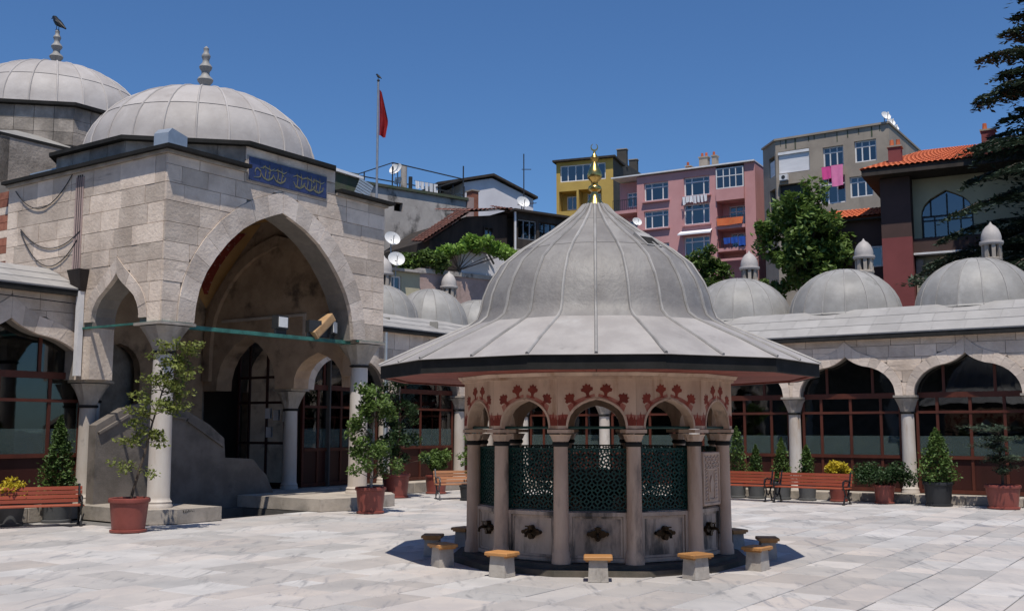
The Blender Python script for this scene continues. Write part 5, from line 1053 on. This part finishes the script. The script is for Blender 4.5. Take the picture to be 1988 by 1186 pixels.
for j in range(rws+1):
    v = j/rws
    for i in range(c+1): u = i/c; w = .10+.32*min(1, v*1.6)*(1-.35*max(0, v-.7)/.3); vs.append((.06+w*u, .10*math.sin(u*9+v*2.5)*min(1, v*2+.2), 17.45-2.3*v-.12*u*(1-v)+(.15*(1-u) if v > .95 else 0)))
MB().add(vs, [(j*(c+1)+i, j*(c+1)+i+1, (j+1)*(c+1)+i+1, (j+1)*(c+1)+i) for j in range(rws) for i in range(c)]).obj('flag', 'flag_red', t, smooth=True)
def bird(label, p, s, rz):
    t = thing('crow', label, 'bird', p, rz, 'crows perched up high'); m = MB()
    m.tube([(-.30,0,-.04), (-.22,0,.02), (-.12,0,.09), (0,0,.17), (.08,0,.25), (.12,0,.32), (.17,0,.335), (.20,0,.33)], [.02,.035,.065,.085,.07,.05,.045,.015], 10)
    for q in m.v[:]: pass
    m.v = [(a*s, b*s, c_*s) for a, b, c_ in m.v]; m.obj('body', 'crow_black', t, smooth=True)
    b = MB().tube([(.19,0,.332), (.235,0,.325), (.265,0,.315)], [.018,.012,.003], 6); b.v = [(a*s, y_*s, c_*s) for a, y_, c_ in b.v]; b.obj('beak', 'crow_black', t)
    b = MB()
    for sg in (-1, 1): b.tube([(-.01,sg*.03,.11), (.0,sg*.03,.05), (.0,sg*.03,-.01)], .008, 5); b.bar((-.02,sg*.03,-.005), (.04,sg*.03,-.005), .01)
    b.v = [(a*s, y_*s, c_*s) for a, y_, c_ in b.v]; b.obj('leg', 'crow_black', t)
    for sg in (-1, 1):
        b = MB().add([(.06,sg*.07,.23), (-.02,sg*.092,.19), (-.16,sg*.07,.06), (-.26,sg*.03,-.03), (-.12,sg*.06,.13), (.0,sg*.06,.24)], [(0,1,2,3,4,5)]); b.v = [(a*s, y_*s, c_*s) for a, y_, c_ in b.v]; b.obj('wing', 'crow_black', t)
bird('black crow perched on the left dome finial', inA(D2[0], D2[1], 14.27), 1.3, 2.6)
bird('small dark bird perched on top of the flagpole', Vector((-6.14,47,17.94)), .75, 2.4)

# ------------------------------------------------------------------ the rest of the court, behind and beside the viewer (it shows in the window glass)
WM = thing('prayer_hall_portico', 'tall domed stone prayer hall portico closing the court behind the viewer', 'mosque', MBm @ Vector((0,-38,0)), RB+PI)
cols_ = [-22+5.5*k for k in range(9)]; PO = [(2.2,5.0),(2.15,5.6),(1.9,6.3),(1.4,6.9),(.75,7.4),(0,7.75)]
facade(WM, 'portico_wall', -23, 23, 5.0, 9.6, .8, [((a+b)/2, PO, PO) for a, b in zip(cols_, cols_[1:])], core_mat='ashlar', blocks=False)
for c in cols_: column(WM, (c,.4,0), .4, 5.0, .32, .5, .8)
MB().box(-23, 23, 6.0, 6.5, 0, 14).obj('hall_wall', 'ashlar_grey', WM); MB().box(-23.4, 23.4, -.3, 6.2, 9.6, 9.8).obj('portico_roof', 'lead_roof', WM); MB().box(-23.2, 23.2, -.6, 6, .012, .4).obj('portico_floor', 'kerb_stone', WM)
MB().lathe(cap_prof(8.0, 6.5, 10, 14), 32, (0,15,0)).obj('hall_dome', 'lead', WM, smooth=True); MB().box(-9, 9, 6.6, 24, 0, 14).obj('hall_body', 'ashlar_grey', WM)
WR = thing('right_arcade', 'arcade wing closing the court on the right, outside the picture', 'arcade', MBm @ Vector((24,-1,0)), RB-PI/2); cols_ = [1.2+3.3*k for k in range(11)]
facade(WR, 'arcade_wall', 0, 35.5, 2.93, 4.6, .5, [((a+b)/2, [(1.35*w, 2.93+1.1*z) for w, z in OG], [(1.35*w, 2.93+1.1*z) for w, z in OG]) for a, b in zip(cols_, cols_[1:])], blocks=False, core_mat='ashlar')
for c in cols_: column(WR, (c,.25,0), .22, 2.93, .185, .30, .5)
MB().box(0, 35.5, 1.2, 1.4, 0, 4.5).obj('rear_wall', 'panel_wood', WR); MB().box(-.2, 35.7, -.5, 5, 4.62, 4.75).obj('roof', 'lead_roof', WR); MB().box(0, 35.5, -.6, 1.2, .012, .22).obj('plinth', 'kerb_stone', WR)
